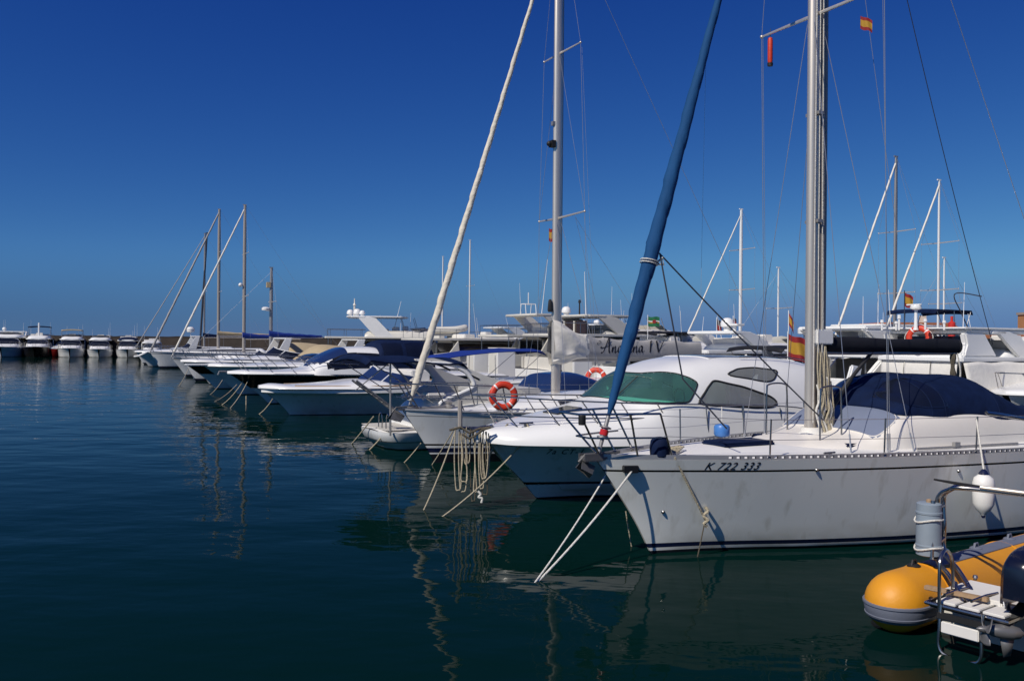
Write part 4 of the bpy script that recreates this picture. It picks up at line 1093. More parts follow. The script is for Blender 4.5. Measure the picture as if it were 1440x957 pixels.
W_ = House([(5.2, 1.35, 1.4, 1.5, 3, .1), (5.5, 1.3, 1.4, 2.0, 3, .12), (6.2, 1.2, 1.4, 2.05, 3, .15), (7.3, .9, 1.4, 1.8, 2.6, .1)])
W_.build(d_, "blue_glass", (), 30, 24, "windscreen")
MB().box(3.2, 4.8, -1.2, 1.2, 1.42, 1.62).build("sunpad", "canvas_grey", d_, bevel=.05)
gp = D_.local(at_depth(549, 612, 23.6)); gt = D_.local(at_depth(549, 508, 23.6))
mb = MB().tube([gp, gt], .028, 7)
for px, py in ((500, 548), (596, 562), (585, 545)):
    mb.tube([gt, D_.local(at_depth(px, py, 24.0))], .016, 6)
mb.build("gangway_post", "alu_dark", d_)
g0 = D_.local(at_depth(565, 584, 24.2)); g1 = D_.local(at_depth(498, 534, 23.4))
mb = MB()
for dy in (-.18, .18):
    mb.tube([g0 + Vector((0, dy, 0)), g1 + Vector((0, dy, 0))], .03, 6)
for i in range(9):
    p = lerp(g0, g1, (i+.5)/9); mb.tube([p + Vector((0, -.18, 0)), p + Vector((0, .18, 0))], .018, 5)
mb.build("gangway", "alu_dark", d_)

# ================================================================== the yellow inflatable in the corner
Rp = at_level(1262, 843, .30)
RB = Berth(Rp.x, Rp.y, R(37))
r_ = thing("inflatable_boat", "yellow rigid inflatable boat with grey rubbing bands and a raised outboard, close to the camera", "inflatable boat", (RB.x, RB.y, 0), RB.ang)
tz = .29; tr = .315
path = [(-.0, 0), (.8, 0), (2.2, 0), (3.6, -.05), (4.8, -.25), (5.5, -.62), (5.72, -.95), (5.5, -1.28), (4.8, -1.65), (3.6, -1.85), (2.2, -1.9), (.8, -1.9), (0, -1.9)]
pp = curve_pts([(x, y, tz + .12*max(0, (x-2.5)/3)**2) for x, y in path], 8)
cone0 = [Vector((-1.12*tr*math.sin(q_), 0, tz)) for q_ in [R(x) for x in (89, 82, 74, 65, 56, 46, 36, 26, 16, 8)]]
cr_ = [tr*math.cos(R(x)) for x in (89, 82, 74, 65, 56, 46, 36, 26, 16, 8)]
cone1 = [Vector((p.x, -1.9, p.z)) for p in cone0[::-1]]
pts = cone0 + pp + cone1
rs = cr_ + [tr]*len(pp) + cr_[::-1]
MB().tube(pts, rs, 28).build("buoyancy_tube", "rib_yellow", r_, angle=80)
def tube_strip(name, th0, th1, x0, x1, m, out, y0=0, s=1, nn=30, cone=False):
    mb = MB(); secs = []
    for i in range(nn + 1):
        x = x0 + (x1-x0)*i/nn
        k = tr if x > 0 else tr * math.sqrt(max(0.02, 1 - (x/.335)**2))
        yy = y0 + ip([(0, 0), (2.2, 0), (3.6, -.05), (4.8, -.25)], x)
        rr = [k + out*.2, k + out, k + out, k + out*.2]
        ths = [th0, th0 + (th1-th0)*.08, th1 - (th1-th0)*.08, th1]
        k2 = 6
        row = [(k+out*.1, th0)] + [(k+out, th0 + (th1-th0)*(j/k2*.94+.03)) for j in range(k2+1)] + [(k+out*.1, th1)]
        secs.append([Vector((x, yy + s*r*math.cos(t), tz + r*math.sin(t))) for r, t in row])
    return mb.loft(secs, False).build(name, m, r_)
tube_strip("top_patch", R(78), R(112), .55, 4.8, "rib_grey", .010)
for nm, a0, a1, out in (("rubbing_band", R(-36), R(6), .008), ("band_ridge", R(-24), R(-19), .018), ("band_ridge", R(-2), R(3), .018)):
    mb = MB(); secs = []
    for i in range(45):
        if i < 5: cxy, nx = Vector((.75 - .15*i, 0)), Vector((0, 1))
        elif i > 39: cxy, nx = Vector((.09*(i-39), 0)), Vector((0, -1))
        else:
            th = math.pi/2 + math.pi*(i-5)/34; cxy, nx = Vector((0, 0)), Vector((1.12*math.cos(th), math.sin(th)))
        row = []
        for j in range(9):
            tt = a0 + (a1-a0)*j/8; k = tr + (out if 0 < j < 8 else -.01)
            row.append(Vector((cxy.x + nx.x*k*math.cos(tt), cxy.y + nx.y*k*math.cos(tt), tz + k*math.sin(tt))))
        secs.append(row)
    mb.loft(secs, False).build(nm, "rib_grey", r_)
for x in (.50, 2.35, 4.1):
    k_ = ip([(0, 0), (2.2, 0), (3.6, -.05), (4.8, -.25)], x)
    MB().tube([Vector((x + (0 if i % 2 else 0), k_ + (tr + .001)*math.cos(i/36*6.2832), tz + .12*max(0, (x-2.5)/3)**2 + (tr + .001)*math.sin(i/36*6.2832))) for i in range(36)], .011, 5, closed=True).build("tube_seam", "rib_yellow", r_)
for x in (.36, 1.75, 2.6, 3.5):
    c = Vector((x, .02, tz + tr + .012))
    MB().lathe([(.07, -.02), (.07, .0), (.05, .012)], c, n=10).tube([c + Vector((-.05, 0, 0)), c + Vector((-.03, 0, .05)), c + Vector((.03, 0, .05)), c + Vector((.05, 0, 0))], .014, 6).build("lifting_ring", "rubber" if x < 1 else "rib_grey", r_)
# rigid floor and transom
MB().prism([(.35, .0), (.35, .42), (.45, .42), (.55, .22), (4.6, .22), (5.2, .1), (4.8, -.1), (.6, -.15)], -1.62, -.28).build("hull_floor", "old_white", r_, bevel=.01)
# stern platform and boarding ladder
qp = lambda px, py, z: RB.local(at_level(px, py, z))
pfz = .46
cns = [qp(1296, 862, pfz), qp(1352, 838, pfz), qp(1404, 856, pfz), qp(1358, 880, pfz)]
c0 = RB.local(at_level(1350, 855, pfz))
_n0 = set(o.name for o in r_.children)
MB().box(-.14, .34, -1.22, -.48, pfz-.06, pfz-.02).build("stern_platform", "rubber", r_, bevel=.008)
for y0_, y1_ in ((-1.18, -.98), (-.95, -.75), (-.72, -.53)):
    MB().box(-.10, .30, y0_, y1_, pfz-.018, pfz+.012).build("platform_slat", "seat_white", r_, bevel=.006)
MB().tube([(-.16, -1.24, pfz-.02), (-.16, -.46, pfz-.02), (.36, -.46, pfz-.02), (.36, -1.24, pfz-.02)], .019, 8, closed=True).build("platform_frame", "stainless", r_)
MB().box(.20, .78, -1.02, -.44, pfz+.0, pfz+.055).build("step_board", "seat_white", r_, bevel=.012)
MB().obox((.12, -.62, pfz+.06), (.03, -.30, 0), (.03, 0, 0), (0, 0, .022)).build("hinge_bar", "teak", r_, bevel=.006)
ly0, ly1 = -1.02, -.62
lad = curve_pts([(-.17, ly1, pfz+.0), (-.20, ly1, .25), (-.21, ly1, .06), (-.21, ly1-.08, -.01), (-.21, ly0+.08, -.01), (-.21, ly0, .06), (-.20, ly0, .25), (-.17, ly0, pfz)], 6)
MB().tube(lad, .017, 8).build("ladder_rail", "stainless", r_)
MB().obox((-.205, (ly0+ly1)/2, .255), (.012, 0, 0), (0, (ly1-ly0)/2 - .02, 0), (0, 0, .055)).build("ladder_step", "seat_white", r_, bevel=.008)
MB().obox((-.20, (ly0+ly1)/2, .36), (.02, 0, 0), (0, (ly1-ly0)/2 + .02, 0), (0, 0, .03)).build("ladder_bracket", "rubber", r_, bevel=.006)
MB().tube(curve_pts([(-.17, ly1+.02, .30), (-.17, ly1+.02, .78), (-.13, ly1+.03, .90), (.0, ly1+.05, .96), (.13, ly1+.06, .88), (.17, ly1+.06, .74), (.17, ly1+.06, pfz)], 6), .017, 8).build("grab_hoop", "stainless", r_)
for o in r_.children:
    if o.name not in _n0: o.location.x -= .13
for y_ in (-.60, -.86):
    MB().tube([(-.20, y_, pfz + .07), (.10, y_, pfz + .075), (.34, y_, pfz + .06)], .015, 7).build("folded_rung", "stainless", r_)
MB().tube(curve_pts([(.55, -1.0, pfz + .07), (.35, -1.12, pfz + .16), (.12, -1.05, pfz + .10), (-.02, -1.14, pfz - .02)], 6), .022, 7).build("steering_hose", "rubber", r_)
MB().tube(curve_pts([(.6, -.9, pfz + .07), (.42, -1.05, pfz + .22), (.25, -1.2, pfz + .12), (.2, -1.3, pfz + .0)], 6), .016, 7).build("fuel_hose", "rubber", r_)
for x_, y_ in ((.27, -.47), (.70, -.47), (.27, -.98)):
    MB().lathe([(.02, 0), (.02, .02), (.03, .025), (.022, .05)], (x_, y_, pfz + .05), n=8).build("fitting", "stainless", r_)
# stainless arch with a canister strapped to it
az = 1.53
def arch_leg(px, py, dx):
    b0 = qp(px, py, pfz)
    return b0
b0, b1 = qp(1356, 846, pfz), qp(1371, 838, pfz)
k0, k1 = RB.local(at_depth(1318, 785, 9.55)), RB.local(at_depth(1328, 775, 9.7))
t0, t1 = RB.local(at_depth(1319, 700, 9.6)), RB.local(at_depth(1327, 698, 9.75))
e0, e1 = RB.local(at_depth(1352, 685, 9.35)), RB.local(at_depth(1352, 684, 9.5))
f0, f1 = RB.local(at_depth(1475, 698, 9.0)), RB.local(at_depth(1475, 696, 9.15))
for bb, kk, tt, ee, ff in ((b0, k0, t0, e0, f0), (b1, k1, t1, e1, f1)):
    m_ = lerp(bb, kk, .45) + Vector((0, .02, .05))
    MB().tube(curve_pts([bb, m_, kk, lerp(kk, tt, .5), tt, lerp(tt, ee, .5) + Vector((0, 0, .04)), ee, lerp(ee, ff, .5), ff], 7), .026, 10).build("arch_tube", "stainless", r_)
MB().tube([RB.local(at_depth(1312, 703, 9.55)), RB.local(at_depth(1310, 785, 9.5)), k0], .022, 8).build("arch_brace", "stainless", r_)
MB().tube([lerp(k0, t0, .25), lerp(k1, t1, .25)], .02, 7).tube([lerp(k0, t0, .85), lerp(k1, t1, .85)], .02, 7).build("arch_cross_bar", "stainless", r_)
MB().tube([RB.local(at_depth(1313, 673, 9.4)), RB.local(at_depth(1375, 684, 9.3)), RB.local(at_depth(1480, 700, 9.05))], [.01, .022, .022], 8, flat=.5).build("boat_hook", "rubber", r_)
MB().tube([RB.local(at_depth(1378, 684, 9.25)), RB.local(at_depth(1480, 697, 8.95))], .02, 8).build("awning_pole", "aluminium", r_)

# ------------------------------------------------------------------ canister, outboard
cp = RB.local(at_depth(1306, 742, 9.62))
t = thing("canister", "grey blue cylindrical canister lashed upright to the stainless arch of the yellow inflatable", "canister", RB.world((cp.x, cp.y, cp.z - .29)), RB.ang)
MB().lathe([(.10, 0), (.128, .012), (.128, .10), (.134, .105), (.134, .12), (.128, .125), (.128, .45), (.135, .455), (.135, .475), (.128, .48), (.126, .56), (.10, .575)], n=24).build("body", "canister_grey", t)
MB().lathe([(.03, .57), (.03, .60), (.012, .61)], n=10).build("cap", "teak", t)
for z in (.10, .40):
    MB().tube([(.141*math.cos(q), .141*math.sin(q), z + .02*math.sin(q*2) + .025*math.cos(q)) for q in [i/18*6.283 for i in range(18)]], .010, 6, closed=True).build("lashing_strap", "rope_white", t)
om = RB.local(at_depth(1447, 812, 8.35))
t = thing("outboard_motor", "dark navy outboard motor tilted up beside the boarding ladder at the right edge", "outboard motor", RB.world((om.x, om.y, om.z)), RB.ang)
cow = House([(-.30, .10, -.16, .14, 4, 0), (-.27, .14, -.22, .19, 4.5, .05), (-.1, .17, -.26, .27, 4.5, .10), (.15, .19, -.28, .30, 3.2, .08), (.4, .19, -.26, .26, 3.2, .08), (.56, .15, -.2, .16, 3, .05), (.62, .06, -.1, .05, 2.6, 0)])
def oq(px, py, Y): 
    w = RB.local(at_depth(px, py, Y)); return w - om
o = cow.build(t, "motor_navy", (), 30, 24, "cowling")
MB().tube([(-.35, -.18, .02), (-.1, -.2, .02), (.4, -.2, .01)], .012, 6).build("cowling_seam", "rubber", o)
l0, l1, l2 = oq(1445, 846, 8.4), oq(1424, 866, 8.35), oq(1406, 880, 8.3)
secs = []
for p, w, h in ((l0, .10, .16), (lerp(l0, l1, .6), .085, .15), (l1, .07, .13), (l2, .06, .09)):
    secs.append([p + Vector((h*math.cos(q)*.8, w*math.sin(q)*.5, h*math.cos(q)*.7)) for q in [i/14*6.283 for i in range(14)]])
MB().loft(secs).build("midsection", "rubber", t)
lp = oq(1412, 850, 8.12)
MB().lathe([(.034, 0), (.034, .006)], lp, (.35, -.9, .25), 14).build("emblem", "gelcoat", t)
g0, g1 = oq(1440, 890, 8.2), oq(1388, 884, 8.25)
gd = (g1 - g0)
secs = []
for q, r in ((0, .012), (.12, .05), (.35, .068), (.65, .066), (.85, .055), (1, .035)):
    c = lerp(g0, g1, q); e = gd.normalized(); a_ = Vector((0, 0, 1)); s_ = e.cross(a_).normalized(); a_ = s_.cross(e)
    secs.append([c + a_*(r*math.cos(k/14*6.283)) + s_*(r*math.sin(k/14*6.283)) for k in range(14)])
MB().loft(secs).build("gearcase", "motor_grey", t)
hub = lerp(g0, g1, .98); ax = gd.normalized(); s_ = ax.cross(Vector((0, 0, 1))).normalized(); u_ = s_.cross(ax)
pr = MB().lathe([(.03, -.02), (.035, .03), (.02, .08), (.004, .1)], hub, ax, 12)
prop = pr.build("propeller_hub", "motor_grey", t)
for k in range(3):
    th = k*2.094 + .5
    def bl(u, v):
        a_ = th + (v - .5) * (1.0 + .3*u) * (1 - .5*abs(u-.6)); r = .02 + .125*u
        return hub + (s_*math.cos(a_) + u_*math.sin(a_))*r + ax*(.02 + .05*(v-.5))
    MB().grid(bl, 8, 8).build("propeller_blade", "motor_grey", prop, solid=.006)
MB().add([lerp(g0, g1, .25) + Vector((0, 0, -.05)), lerp(g0, g1, .65) + Vector((0, 0, -.05)), lerp(g0, g1, .55) + Vector((0, 0, -.24)), lerp(g0, g1, .35) + Vector((0, 0, -.22))], [(0,1,2,3)]).build("skeg", "motor_grey", t, solid=.012)

# ------------------------------------------------------------------ generic motor boats
def sport_cruiser(label, Bq, L, beam, fb, over, bands, roof=None, wind=True, canopy=None, rail_h=.55, group=PIERGROUP, deckline=.25, wsx=.28, nm="motor_cruiser", wglass="dark_glass", fbs=None, arch=False, blunt=.10, extras=None, cat="motor boat", hull_m="hull_white", cockpit_cover=None, detail=1.0):
    root = boat(nm, label, cat, Bq, group)
    hb = beam/2
    H = Hull(L, [(-.4, .3), (0, 0), (fb*.3, -over*.22), (fb*.7, -over*.62), (fb*1.05, -over)], [(0, fb), (.3, fb*.97), (1, fbs or fb*.85)],
             [(0, blunt), (.03, blunt + .22*hb), (.1, .55*hb), (.22, .82*hb), (.4, .97*hb), (.6, hb), (1, hb*.94)],
             [(0, .02), (.1, .12*hb), (.25, .42*hb), (.5, .74*hb), (1, .82*hb)], 1.1, 0)
    H.build(root, bands, [hull_m, "antifoul", "black_paint", "navy_paint", "toerail_alu"], int(36*detail))
    H.rub(root, "rub_rail", "toerail_alu", 1.0, .025)
    z0 = fb
    tab = [(-over*.98, blunt*.8, fb-.02, fb + .10, 2.4, .03), (-over*.6, .42*hb, fb-.02, fb + .16, 2.6, .05), (0, .66*hb, fb-.02, fb + deckline*.8, 2.8, .08), (L*.14, .84*hb, fb*.97, fb + deckline*1.4, 3, .1), (L*wsx, .92*hb, fb*.95, fb + deckline*2.2, 3.2, .12)]
    holes = []
    if roof:
        zr, xr0, xr1 = roof                   # roof height, where it peaks, where it ends
        xw = L*wsx
        tab += [(xw + (xr0-xw)*.55, .94*hb, fb*.94, zr*.55 + (fb+deckline*2.2)*.45 + .12, 3.6, .16), (xr0, .95*hb, fb*.93, zr, 4, .2), ((xr0+xr1)/2, .95*hb, fb*.92, zr + .03, 4, .22), (xr1, .95*hb, fb*.9, zr - .12, 3.8, .22), (xr1 + .35, .95*hb, fb*.88, fb + .25, 3, .1), (L - .1, .92*hb, (fbs or fb*.85) - .02, (fbs or fb*.85) + .12, 3, .05)]
        zb = fb + deckline*2.0
        def ws(c): return c.x < xr0 + .1 and c.x > xw + .25*(c.y/hb)**2*2.2 and c.z > zb - .12 and abs(c.y) < .72*hb - .0*(c.x) and c.x < xr0 - .10
        def sw(c): return abs(c.y) > .70*hb and xw + .55 < c.x < xr1 - .25 and zb - .14 < c.z < min(zr - .26, zb + .05 + (c.x - xw - .45)*.62)
        holes = [("windscreen", wglass, ws, .018, "rubber"), ("side_window", "dark_glass", sw, .018, "rubber")]
    else:
        tab += [(L*(wsx+.06), .93*hb, fb*.94, fb + deckline*2.1, 3.4, .1), (L*(wsx+.12), .94*hb, fb*.93, fb + deckline*.9, 3.4, .06), (L-.1, .92*hb, (fbs or fb*.85) - .02, (fbs or fb*.85) + .14, 3.2, .05)]
    K = House(tab)
    K.build(root, "gelcoat", holes, int(90*detail), int(44*detail), "superstructure")
    if wind and not roof:
        xw = L*wsx; zb = fb + deckline*2.0; f_ = .80*hb
        def sc(u, v):
            a_ = (u*2 - 1); s_ = abs(a_)
            x = xw + 1.5*s_**1.8 + .75*v*(1 - .3*s_); y = f_*math.copysign(min(1, s_*1.25), a_) * (1 - .12*v)
            return Vector((x, y, zb - .06 - .12*s_ + v*(.62 - .28*s_)))
        o = MB().grid(sc, 24, 6).build("windscreen", wglass, root)
        MB().tube([sc(i/24, 1) for i in range(25)], .022, 6).build("frame", "gelcoat", o)
        for u in (.2, .8): MB().tube([sc(u, 0), sc(u, 1)], .03, 6).build("frame", "gelcoat", o)
    if canopy:
        x0, x1, zt, m, win = canopy
        Q = House([(x0, .80*hb, fb + .25, fb + .5, 3, .05), (x0 + .35, .84*hb, fb + .2, zt - .12, 3.2, .08), (x0 + .9, .86*hb, fb + .2, zt, 3.4, .1), (x1 - .3, .86*hb, fb + .15, zt - .03, 3.4, .1), (x1, .84*hb, fb + .15, zt - .3, 3, .08)])
        Q.build(root, m, [("canopy_window", "vinyl_window", lambda c: win and abs(c.y) > .5*hb and fb + .50 < c.z < zt - .14 and (x0 + .45 < c.x < x0 + (x1-x0)*.45 or x0 + (x1-x0)*.52 < c.x < x1 - .3), .012, m)], 50, 36, "canopy")
    if cockpit_cover:
        x0, x1, zt, m = cockpit_cover
        House([(x0, .3*hb, fb + .1, fb + .2, 2.2, .02), (x0 + (x1-x0)*.35, .8*hb, fb, zt, 2.2, .02), (x0 + (x1-x0)*.6, .86*hb, fb - .02, zt - .1, 2.2, .02), (x1, .8*hb, fb - .05, fb + .15, 2.4, .02)]).build(root, m, (), 30, 24, "cockpit_cover")
    if arch:
        xa, za = arch
        for sd in (-1, 1):
            MB().prism([(xa, fb*.9 + .1), (xa + .9, fb*.9 + .1), (xa + 1.35, za), (xa + .95, za + .06)], sd*.9*hb - .06, sd*.9*hb + .06).build("arch_leg", "gelcoat", root, bevel=.02)
        MB().box(xa + .9, xa + 1.4, -.9*hb, .9*hb, za, za + .10).build("arch_top", "gelcoat", root, bevel=.03)
    if rail_h:
        ue = .42; mb = MB(); top = []
        for i in range(13):
            u = ue*i/12; e = H.edge(u, -1, .1); top.append(e + Vector((-.14*(1-i/12) - .08, 0, rail_h - .12*(i/12)**2)))
        mb.tube(top[::-1] + [Vector((p.x, -p.y, p.z)) for p in top], .016, 6)
        for i in range(1, 13, 2):
            e = H.edge(min(.6, ue*i/12 + .03), -1, .1, .02)
            mb.tube([top[i], e], .014, 6); mb.tube([Vector((top[i].x, -top[i].y, top[i].z)), Vector((e.x, -e.y, e.z))], .014, 6)
        mb.build("bow_rail", "stainless", root)
    return root, H, K

# E: white bow with teak rail, navy bimini
pE = at_level(408, 583); BE = Berth(pE.x, pE.y)
e_, HE, KE = sport_cruiser("open white motor boat with a rounded bow, brown toe rail and long navy bimini", BE, 11.5, 3.7, 1.10, 1.25, [(-.35, 1), (.02, 0)], None, True, None, 0, deckline=.13, wsx=.23, wglass="blue_glass", fbs=1.25, blunt=.16, nm="open_motor_boat")
HE.rub(e_, "rubber_collar", "gelcoat", .90, .12, out=-.02)
for sd in (-1, 1):
    MB().tube([HE.edge(u/20*.8 + .09, sd, .12, .10) for u in range(17)], .028, 6).build("toe_rail", "teak", e_)
def bimini(root, x0, x1, w, z, m, base, bow=.10, sagz=0.0, name="bimini", posts=True, up=.0, frame_m="stainless"):
    def fn(u, v):
        a_ = 2*v - 1; k = math.sin(math.pi*u)
        return Vector((x0 + (x1-x0)*u, w*a_, z + bow*(1 - a_*a_) + up*u - .05*abs(math.sin(math.pi*u*3))*(1 - abs(a_)) - sagz*k - (.16 if u in (0, 1) else 0)))
    o = MB().grid(fn, 24, 12).build(name, m, root, solid=.03)
    if posts:
        for sd in (-1, 1):
            xm = (x0+x1)/2
            for xt in (x0 + .1, xm, x1 - .1):
                MB().tube([(xm + (xt-xm)*.35, sd*w*1.02, base), (xt, sd*w*.98, z + up*(xt-x0)/(x1-x0) - .02)], .014, 6).build("bimini_post", frame_m, root)
    return o
x0 = BE.loc(505, 505, 0)[0]; x1 = BE.loc(748, 488, 0)[0]
bimini(e_, x0 + (x1-x0)*.38, x1, 1.30, 2.22, "canvas_blue", 1.3, .12, up=.32, sagz=-.12, name="awning")
cushion(e_, "seat", "seat_white", 4.6, 5.4, -1.2, 1.2, 1.3, 1.75); cushion(e_, "helm_console", "gelcoat", 3.4, 4.0, -.5, .5, 1.3, 1.9)

# F: black banded coupe
pF = at_level(378, 567); BF = Berth(pF.x, pF.y)
f_, HF, KF = sport_cruiser("sleek white coupe motor yacht with a broad black hull band and navy cockpit canopy", BF, 11.5, 3.7, 1.42, 1.9, [(-.35, 1), (.03, 0), (.52, 2), (.965, 0)], (2.62, 3.4, 5.4), rail_h=.6, wsx=.15, deckline=.17, wglass="blue_glass", canopy=(4.6, 7.6, 2.98, "canvas_navy", True))
MB().tube([(-1.9, 0, 1.5), (-2.2, 0, 1.5), (-2.25, 0, 1.35)], .04, 6).build("anchor", "alu_dark", f_)
# FG: slim bow beyond, with a bow platform
qg = quay(1.6, 38.0)
fg, HFG, _ = sport_cruiser("white motor yacht showing only its curved bow platform past the black banded coupe", qg, 13, 4.0, 1.55, 1.9, [(-.35, 1), (.03, 0)], (2.2, 4.2, 6.6), rail_h=.62, wsx=.24, deckline=.12)
MB().box(-2.7, -1.4, -.35, .35, 1.55, 1.66).build("bow_platform", "gelcoat", fg, bevel=.04)
# G: black hull band, further along
pG = at_level(303, 546); BG = Berth(pG.x, pG.y)
g_, HG, _ = sport_cruiser("white motor yacht with a narrow dark hull band and a low cream cockpit cover", BG, 12, 3.8, 1.62, 2.0, [(-.35, 1), (.03, 0), (.55, 2), (.95, 0)], None, True, None, .62, deckline=.16, wsx=.22, cockpit_cover=(4.6, 9.5, 2.65, "canvas_tan"), arch=(7.2, 2.9))

# ------------------------------------------------------------------ generic sailing boats
def sail_boat(label, Bq, L, fb, over, beam, mx, ztop, fsail="sail_cloth", boomc="canvas_blue", stripe=(), spr=(.45, .72), r=.11, mmat="aluminium", group=PIERGROUP, cover_len=3.6, furl_r=(.10, .05), pul=True, tip=None, nm="sailing_boat", hood=None, radar=None, wind=True, furl=True, wr=.006, boom_z=1.45):
    root = boat(nm, label, "sailing boat", Bq, group); hb = beam/2
    H = Hull(L, [(-.4, .3), (0, 0), (fb*.5, -over*.45), (fb*1.05, -over)], [(0, fb), (.3, fb*.93), (.65, fb*.87), (1, fb*.9)],
             [(0, .03), (.04, .2*hb), (.1, .4*hb), (.22, .7*hb), (.42, .93*hb), (.62, hb), (.85, .9*hb), (1, .72*hb)],
             [(0, .01), (.1, .14*hb), (.22, .42*hb), (.42, .75*hb), (.62, .86*hb), (1, .45*hb)], .85, .25)
    H.build(root, [(-.35, 1), (.06, 2), (.12, 0), (.88, 2), (.91, 0)], ["hull_white", "antifoul", "navy_paint"], 30)
    H.deck(root, camber=.1, nu=24)
    H.rub(root, "toe_rail", "toerail_alu", 1.01, .025)
    House([(L*.16, .3*hb, fb*.95, fb + .05, 2.6, .1), (L*.24, .5*hb, fb*.93, fb + .28, 3, .1), (L*.45, .62*hb, fb*.9, fb + .38, 3.2, .12), (L*.66, .66*hb, fb*.88, fb + .38, 3.2, .12), (L*.69, .62*hb, fb*.88, fb + .1, 3, .1)]).build(root, "gelcoat",
        [("cabin_window", "dark_glass", lambda c: abs(c.y) > .4*hb and L*.3 < c.x < L*.62 and fb + .12 < c.z < fb + .26, .012, "alu_dark")], 50, 26, "coachroof")
    if hood:
        House([(L*.62, .5*hb, fb + .3, fb + .36, 2.6, .05), (L*.66, .6*hb, fb + .25, fb + .8, 2.5, .05), (L*.74, .64*hb, fb + .1, fb + .9, 2.4, .05), (L*.80, .66*hb, fb, fb + .8, 2.4, .05)]).build(root, hood, (), 24, 20, "sprayhood")
    mast(root, mx, fb + .3, ztop, r, r*.66, mmat)
    for k in spr: spreaders(root, mx, fb + (ztop - fb)*k, hb*.62, .08)
    for sd in (-1, 1):
        t_ = [Vector((mx + .08, sd*hb*.62, fb + (ztop - fb)*k + .03)) for k in spr]
        e = H.edge(H.u_at(mx + .25), sd, .12, .02)
        prev = e
        for q in t_: wire(root, "shroud", prev, q, wr, turn=False); prev = q
        wire(root, "shroud", prev, (mx, sd*.05, ztop - .1), wr, turn=False)
    wire(root, "backstay", (L, 0, fb*.9), (mx + .05, 0, ztop), wr, turn=False)
    st = Vector((-over*.85, 0, fb + .12)); tp = Vector((mx - .03, 0, ztop - .3)) if not tip else Vector(tip)
    if furl: furled(root, st, tp, furl_r[0], furl_r[1], fsail, "furled_headsail", .06, .7, 50)
    else: wire(root, "forestay", st, tp, wr, turn=False)
    if cover_len:
        zb = fb + boom_z
        MB().tube([(mx + .1, 0, zb), (mx + .3 + cover_len, 0, zb + .05)], .07, 8).build("boom", "aluminium", root)
        secs = []
        for i in range(15):
            t_ = i/14; x = mx - .12 + (cover_len + .3)*t_; h = ip([(0, .5), (.12, .36), (.5, .24), (1, .14)], t_); w = ip([(0, .16), (.2, .17), (1, .09)], t_)
            secs.append([Vector((x, w*math.cos(6.283*j/12), zb + .06 + h*(.5 + .5*math.sin(6.283*j/12)) + .02*math.sin(i*2.1 + j))) for j in range(12)])
        MB().loft(secs).build("sail_cover", boomc, root)
    if pul:
        pulpit(root, H, L*.11, .62, .22, 2, .016, "stainless", .22)
        stanchions(root, H, [L*.14, L*.3, L*.46, L*.62, L*.8], .6, .013)
    if radar:
        MB().lathe([(.05, -.1), (.26, -.08), (.28, .06), (.18, .14), (0, .16)], (mx - .4, 0, radar), n=12).tube([(mx - .4, 0, radar - .1), (mx, 0, radar - .1)], .03, 6).build("radar_dome", "gelcoat", root)
    return root, H

def berth_wl(px, py): 
    p = at_level(px, py); return Berth(p.x, p.y)
def mast_at(Bq, px):                          # distance aft at which a vertical on the centre line shows in that column
    k = (px - 720)/FOCAL_PX
    return (k*Bq.y - Bq.x)/(Bq.d.x - k*Bq.d.y)
def top_z(Bq, px, py): return Bq.loc(px, py, 0)[1]
BH = berth_wl(262, 529); mx = mast_at(BH, 343)
h_, _ = sail_boat("sailing boat with a bright blue boom cover and the far group's tallest mast", BH, 12.5, 1.5, 1.2, 3.8, mx, top_z(BH, 345, 288), "sail_cloth", "canvas_blue", spr=(.4, .68), r=.13, mmat="mast_wood", furl_r=(.09, .06), cover_len=4.2, hood="canvas_white")
MB().ball((mx-.3, 0, top_z(BH, 340, 400)), .16, 8).build("radar_reflector", "gelcoat", h_)
BI = berth_wl(225, 517); mx = mast_at(BI, 307)
i_, _ = sail_boat("white sailing boat with a pale raked headsail at the outer end of the far group", BI, 14.5, 1.6, 1.0, 4.0, mx, top_z(BI, 309, 294), "canvas_white2", "canvas_tan", spr=(.42, .7), r=.15, mmat="mast_wood", furl_r=(.12, .08), cover_len=6.5, boom_z=1.6)
MB().tube([(-1.1, -.3, 1.62), (-1.9, -.25, 1.2), (-2.3, 0, 1.15), (-1.9, .25, 1.2), (-1.1, .3, 1.62)], .09, 8).build("bow_platform", "gelcoat", i_)
BJ = quay(2.5, 96); mx = mast_at(BJ, 287)
j_, _ = sail_boat("sailing boat with twin dark slender masts left of the tall pale masts", BJ, 14, 1.6, 1.1, 4.0, mx, top_z(BJ, 290, 328), "canvas_white2", "canvas_navy", spr=(.5,), r=.11, mmat="alu_dark", furl_r=(.055, .04), cover_len=4.5)
mx2 = mast_at(BJ, 281)
mast(j_, mx2, 1.8, top_z(BJ, 291, 327), .11, .08, "wire_dark", rake=mast_at(BJ, 290) - mx2, name="mizzen_mast")
MB().lathe([(.03, 0), (.03, 1.6), (.4, 1.65), (.45, 2.0), (.3, 2.2), (0, 2.25)], (mast_at(BJ, 268), 0, 2.0), n=12).build("radar_dome", "gelcoat", j_)
BK = quay(1.8, 54); mx = mast_at(BK, 381)
k_, _ = sail_boat("motor sailer with a short dark mast carrying a radar dome, right of taller masts", BK, 11, 1.6, 1.0, 3.6, mx, top_z(BK, 381, 376), boomc="canvas_blue", spr=(.62,), r=.12, mmat="alu_dark", furl=False, cover_len=3.5, radar=top_z(BK, 377, 434), hood="canvas_blue")
MB().box(mx-.35, mx-.05, -.12, .12, top_z(BK, 378, 404), top_z(BK, 378, 396)).build("mast_box", "canvas_tan", k_, bevel=.02)
